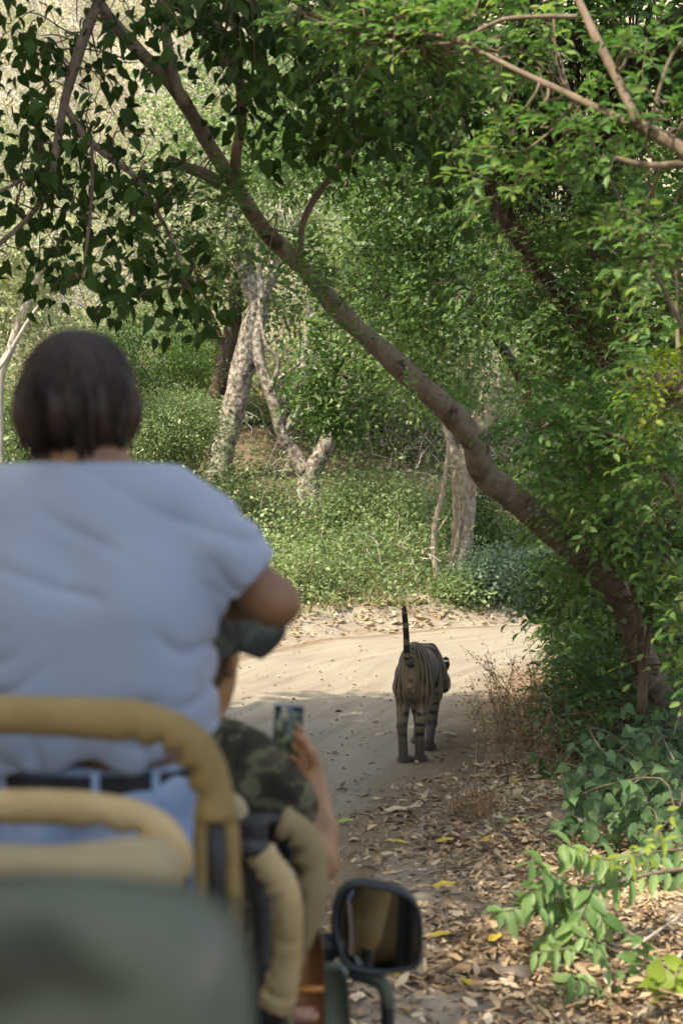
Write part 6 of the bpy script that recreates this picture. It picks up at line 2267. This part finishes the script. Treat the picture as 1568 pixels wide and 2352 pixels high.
# dark grip and post between the bars
mb = MB()
tube(mb, [ps(580, 1880, 3.0), ps(585, 1960, 3.0), ps(600, 2080, 3.0), ps(605, 2350, 3.0)], [.03, .028, .018, .018], seg=12)
part('bar_clamp', mb, m_tub, JEEP)
mb = MB()
box(mb, ps(655, 1935, 3.1), (.03, .03, .1), bevel=.008)
part('bar_joint', mb, m_plas, JEEP)

# body: tub sides, floor, bonnet, wings
bodyx1 = P(800, 2340, 3.15)[0]
mb = MB()
yb = [-1.2, .2, 1.4, 2.5, 3.35]
for x, dx in ((bodyx1 - .02, .03), (2 * JX - bodyx1 + .02, .03)):
    box(mb, (x, 1.05, .78), (.035, 4.5, .5), bevel=.012)
box(mb, (JX, -1.2, .78), (2 * (bodyx1 - JX) - .08, .035, .5), bevel=.012)
box(mb, (JX, 3.36, .92), (2 * (bodyx1 - JX) - .08, .035, .34), bevel=.012)
part('body', mb, m_paint, JEEP)
mb = MB()
box(mb, (JX, 1.1, FLOOR - .032), (2 * (bodyx1 - JX) - .09, 4.5, .06))
part('floor_pan', mb, m_tub, JEEP)
# scuttle panel at the right front, carrying the mirror
pr = lambda px, py, d=3.3: P(px, py, d)
mb = MB()
a0, a1, a2, a3 = pr(742, 2228), pr(797, 2228), pr(806, 2440), pr(742, 2440)
th = np.array([0, .05, 0])
ring_ = np.array([a3, a2, pr(804, 2330), a1 + [.0, 0, -.015], a1 + [-.012, 0, 0], a0])
nvv = len(ring_)
mb.add(np.vstack([ring_, ring_ + th]), [np.array([[i, (i + 1) % nvv, nvv + (i + 1) % nvv, nvv + i] for i in range(nvv)]), np.array([[5, 4, 3, 2, 1, 0]])[:, ::-1], np.array([[5, 4, 3, 2, 1, 0]]) + nvv])
part('door_panel', mb, m_paint, JEEP, smooth=False)
mb = MB()
ring_ = np.array([pr(745, 2440, 3.22), pr(745, 2260, 3.22), pr(742, 2180, 3.22), pr(730, 2110, 3.22), pr(712, 2100, 3.22), pr(696, 2160, 3.22), pr(682, 2260, 3.22), pr(675, 2440, 3.22)])
nvv = len(ring_)
mb.add(np.vstack([ring_, ring_ + [0, .04, 0]]), [np.array([[i, (i + 1) % nvv, nvv + (i + 1) % nvv, nvv + i] for i in range(nvv)]), np.array([list(range(nvv))]), np.array([list(range(nvv))[::-1]]) + nvv])
part('door_lining', mb, m_orng, JEEP, smooth=False)
mb = MB()
tube(mb, [pr(678, 2275, 3.21), pr(710, 2273, 3.205), pr(742, 2271, 3.21)], [.006, .0065, .006], seg=8)
part('trim_strip', mb, m_ostr, JEEP)
mb = MB()
box(mb, pr(700, 2330, 3.2), (.055, .02, .03), bevel=.008)
part('door_pull', mb, surf_mat('terracotta_plastic', [(.3, (.4, .2, .12)), (.7, (.5, .26, .17))], 4, rough=.5, bump_s=.1), JEEP)
hx1 = -.16
mb = MB()
hv = []
for y, z, inset in ((3.42, 1.06, 0), (3.42, 1.09, .1), (5.15, .98, .14), (5.3, .94, .05)):
    pass
box(mb, (JX + .02, 4.3, .86), (1.0, 1.75, .34), bevel=.07)
part('bonnet', mb, m_paint, JEEP)
for sx in (-1, 1):
    mb = MB()
    box(mb, (JX + sx * .58, 4.3, .82), (.24, 1.7, .1), bevel=.04)
    part('wing', mb, m_paint, JEEP)
mb = MB()
box(mb, (JX, 5.3, .52), (1.45, .12, .14), bevel=.03)
part('bumper', mb, m_tub, JEEP)
mb = MB()
box(mb, (JX, 3.85, 1.07), (1.3, .62, .035), bevel=.012)
part('folded_windscreen', mb, m_tub, JEEP)


def wheel(x, y):
    mb = MB()
    a = np.linspace(0, 2 * math.pi, 33)[:-1]
    prof = [(.2, -.085), (.29, -.1), (.33, -.08), (.345, 0), (.33, .08), (.29, .1), (.2, .085)]
    v = np.array([[w_, r_ * math.cos(t_), r_ * math.sin(t_)] for t_ in a for r_, w_ in prof]) + [x, y, .345]
    m_ = len(prof)
    q = [[i * m_ + j, i * m_ + j + 1, ((i + 1) % 32) * m_ + j + 1, ((i + 1) % 32) * m_ + j] for i in range(32) for j in range(m_ - 1)]
    mb.add(v, [np.array(q)])
    tb = np.array([x, y, .345])
    w_ = bpy.data.objects.new('wheel', mb.mesh('tyre', m_tyre, tb))
    COL.objects.link(w_)
    w_.parent = JEEP
    w_.location = tuple(tb - world_base(JEEP))
    mb = MB()
    tube(mb, [[x - .05, y, .345], [x + .05, y, .345]], [.205, .205], seg=24, smooth_path=False)
    tube(mb, [[x - .07, y, .345], [x + .07, y, .345]], [.06, .05], seg=12, smooth_path=False)
    part('rim', mb, m_steel, w_)


for wx in (JX - .64, JX + .64):
    for wy in (.1, 4.35):
        wheel(wx, wy)
# steering wheel
mb = MB()
sc = np.array([dcx, D1 + .5, 1.36])
a = np.linspace(0, 2 * math.pi, 25)
ringp = np.c_[sc[0] + .18 * np.cos(a), sc[1] + .09 * np.sin(a), sc[2] + .156 * np.sin(a)]
tube(mb, ringp, .013, seg=8, smooth_path=False)
for k_ in (0, 8, 16): tube(mb, [sc, ringp[k_]], .01, seg=6, smooth_path=False)
tube(mb, [sc, sc + [0, .35, -.2]], .02, seg=8, smooth_path=False)
part('steering_wheel', mb, m_plas, JEEP)

# the wing mirror
DM = 3.42
pm = lambda px, py, d=DM: P(px, py, d)
out_ = [(775, 2045), (800, 2025), (840, 2022), (890, 2032), (930, 2046), (955, 2066), (968, 2100), (972, 2150), (970, 2195), (958, 2222), (925, 2232), (870, 2238), (820, 2232), (788, 2215), (770, 2180), (760, 2130), (762, 2085)]
op = catmull(np.array([pm(a, b) for a, b in out_ + out_[:1]]), 4)[:-1]
mc = op.mean(0)
nm_ = nrm(np.array([.02, -1.0, .03]))
rings = []
for s_, dy in ((.86, -.004), (.875, -.012), (.93, -.018), (.985, -.012), (1.0, .004), (.99, .03), (.9, .06), (.6, .085), (.2, .092)):
    rings.append(mc + (op - mc) * s_ + [0, dy, 0])
nn_ = len(op)
vv = np.vstack(rings + [[mc + [0, .093, 0]]])
q = [[i * nn_ + j, i * nn_ + (j + 1) % nn_, (i + 1) * nn_ + (j + 1) % nn_, (i + 1) * nn_ + j] for i in range(len(rings) - 1) for j in range(nn_)]
tri = [[(len(rings) - 1) * nn_ + j, (len(rings) - 1) * nn_ + (j + 1) % nn_, len(rings) * nn_] for j in range(nn_)]
mb = MB()
mb.add(vv, [np.array(q)[:, ::-1], np.array(tri)[:, ::-1]])
MH = part('wing_mirror', mb, m_plas, JEEP)
m_mir, t, outn = mat_base('mirror_glass')
g_ = N(t, 'ShaderNodeBsdfPrincipled', i_Roughness=.03, i_Metallic=1.0)
g_.inputs['Base Color'].default_value = (.42, .43, .42, 1)
t.links.new(g_.outputs[0], outn.inputs[0])
mb = MB()
tilt = Matrix.Rotation(R(-9), 3, 'Z') @ Matrix.Rotation(R(-11), 3, 'X')
gp = (op - mc) * .862
gp[:, 1] = 0
gp = gp @ np.array(tilt).T
gpf = gp + mc + [0, .012, 0]
mb.add(np.vstack([gpf, [mc + [0, .012, 0]]]), [np.array([[j, (j + 1) % nn_, nn_] for j in range(nn_)])])
part('glass', mb, m_mir, MH, smooth=False)
mb = MB()
box(mb, pm(752, 2175, DM + .03), (.05, .05, .058), bevel=.012)
tube(mb, [pm(725, 2172, DM + .03), pm(765, 2172, DM + .03), pm(800, 2170, DM + .04)], [.03, .026, .02], seg=12)
part('mirror_bracket', mb, m_plas, JEEP)
mb = MB()
tube(mb, [pm(800, 2236, DM + .05), pm(840, 2246, DM + .05), pm(872, 2255, DM + .05), pm(886, 2285, DM + .05), pm(890, 2340, DM + .05), pm(888, 2420, DM + .05), pm(870, 2520, DM + .05), [bodyx1 - .03, DM + .05, .92]], [.012, .014, .016, .016, .0155, .015, .014, .014], seg=14)
part('mirror_stay', mb, m_plas, JEEP)
mb = MB()
tube(mb, [pm(846, 2246, DM + .047), pm(874, 2253, DM + .046), pm(888, 2285, DM + .045), pm(892, 2315, DM + .047)], [.010, .0165, .0168, .012], seg=12)
part('stay_sleeve', mb, m_paint, JEEP)
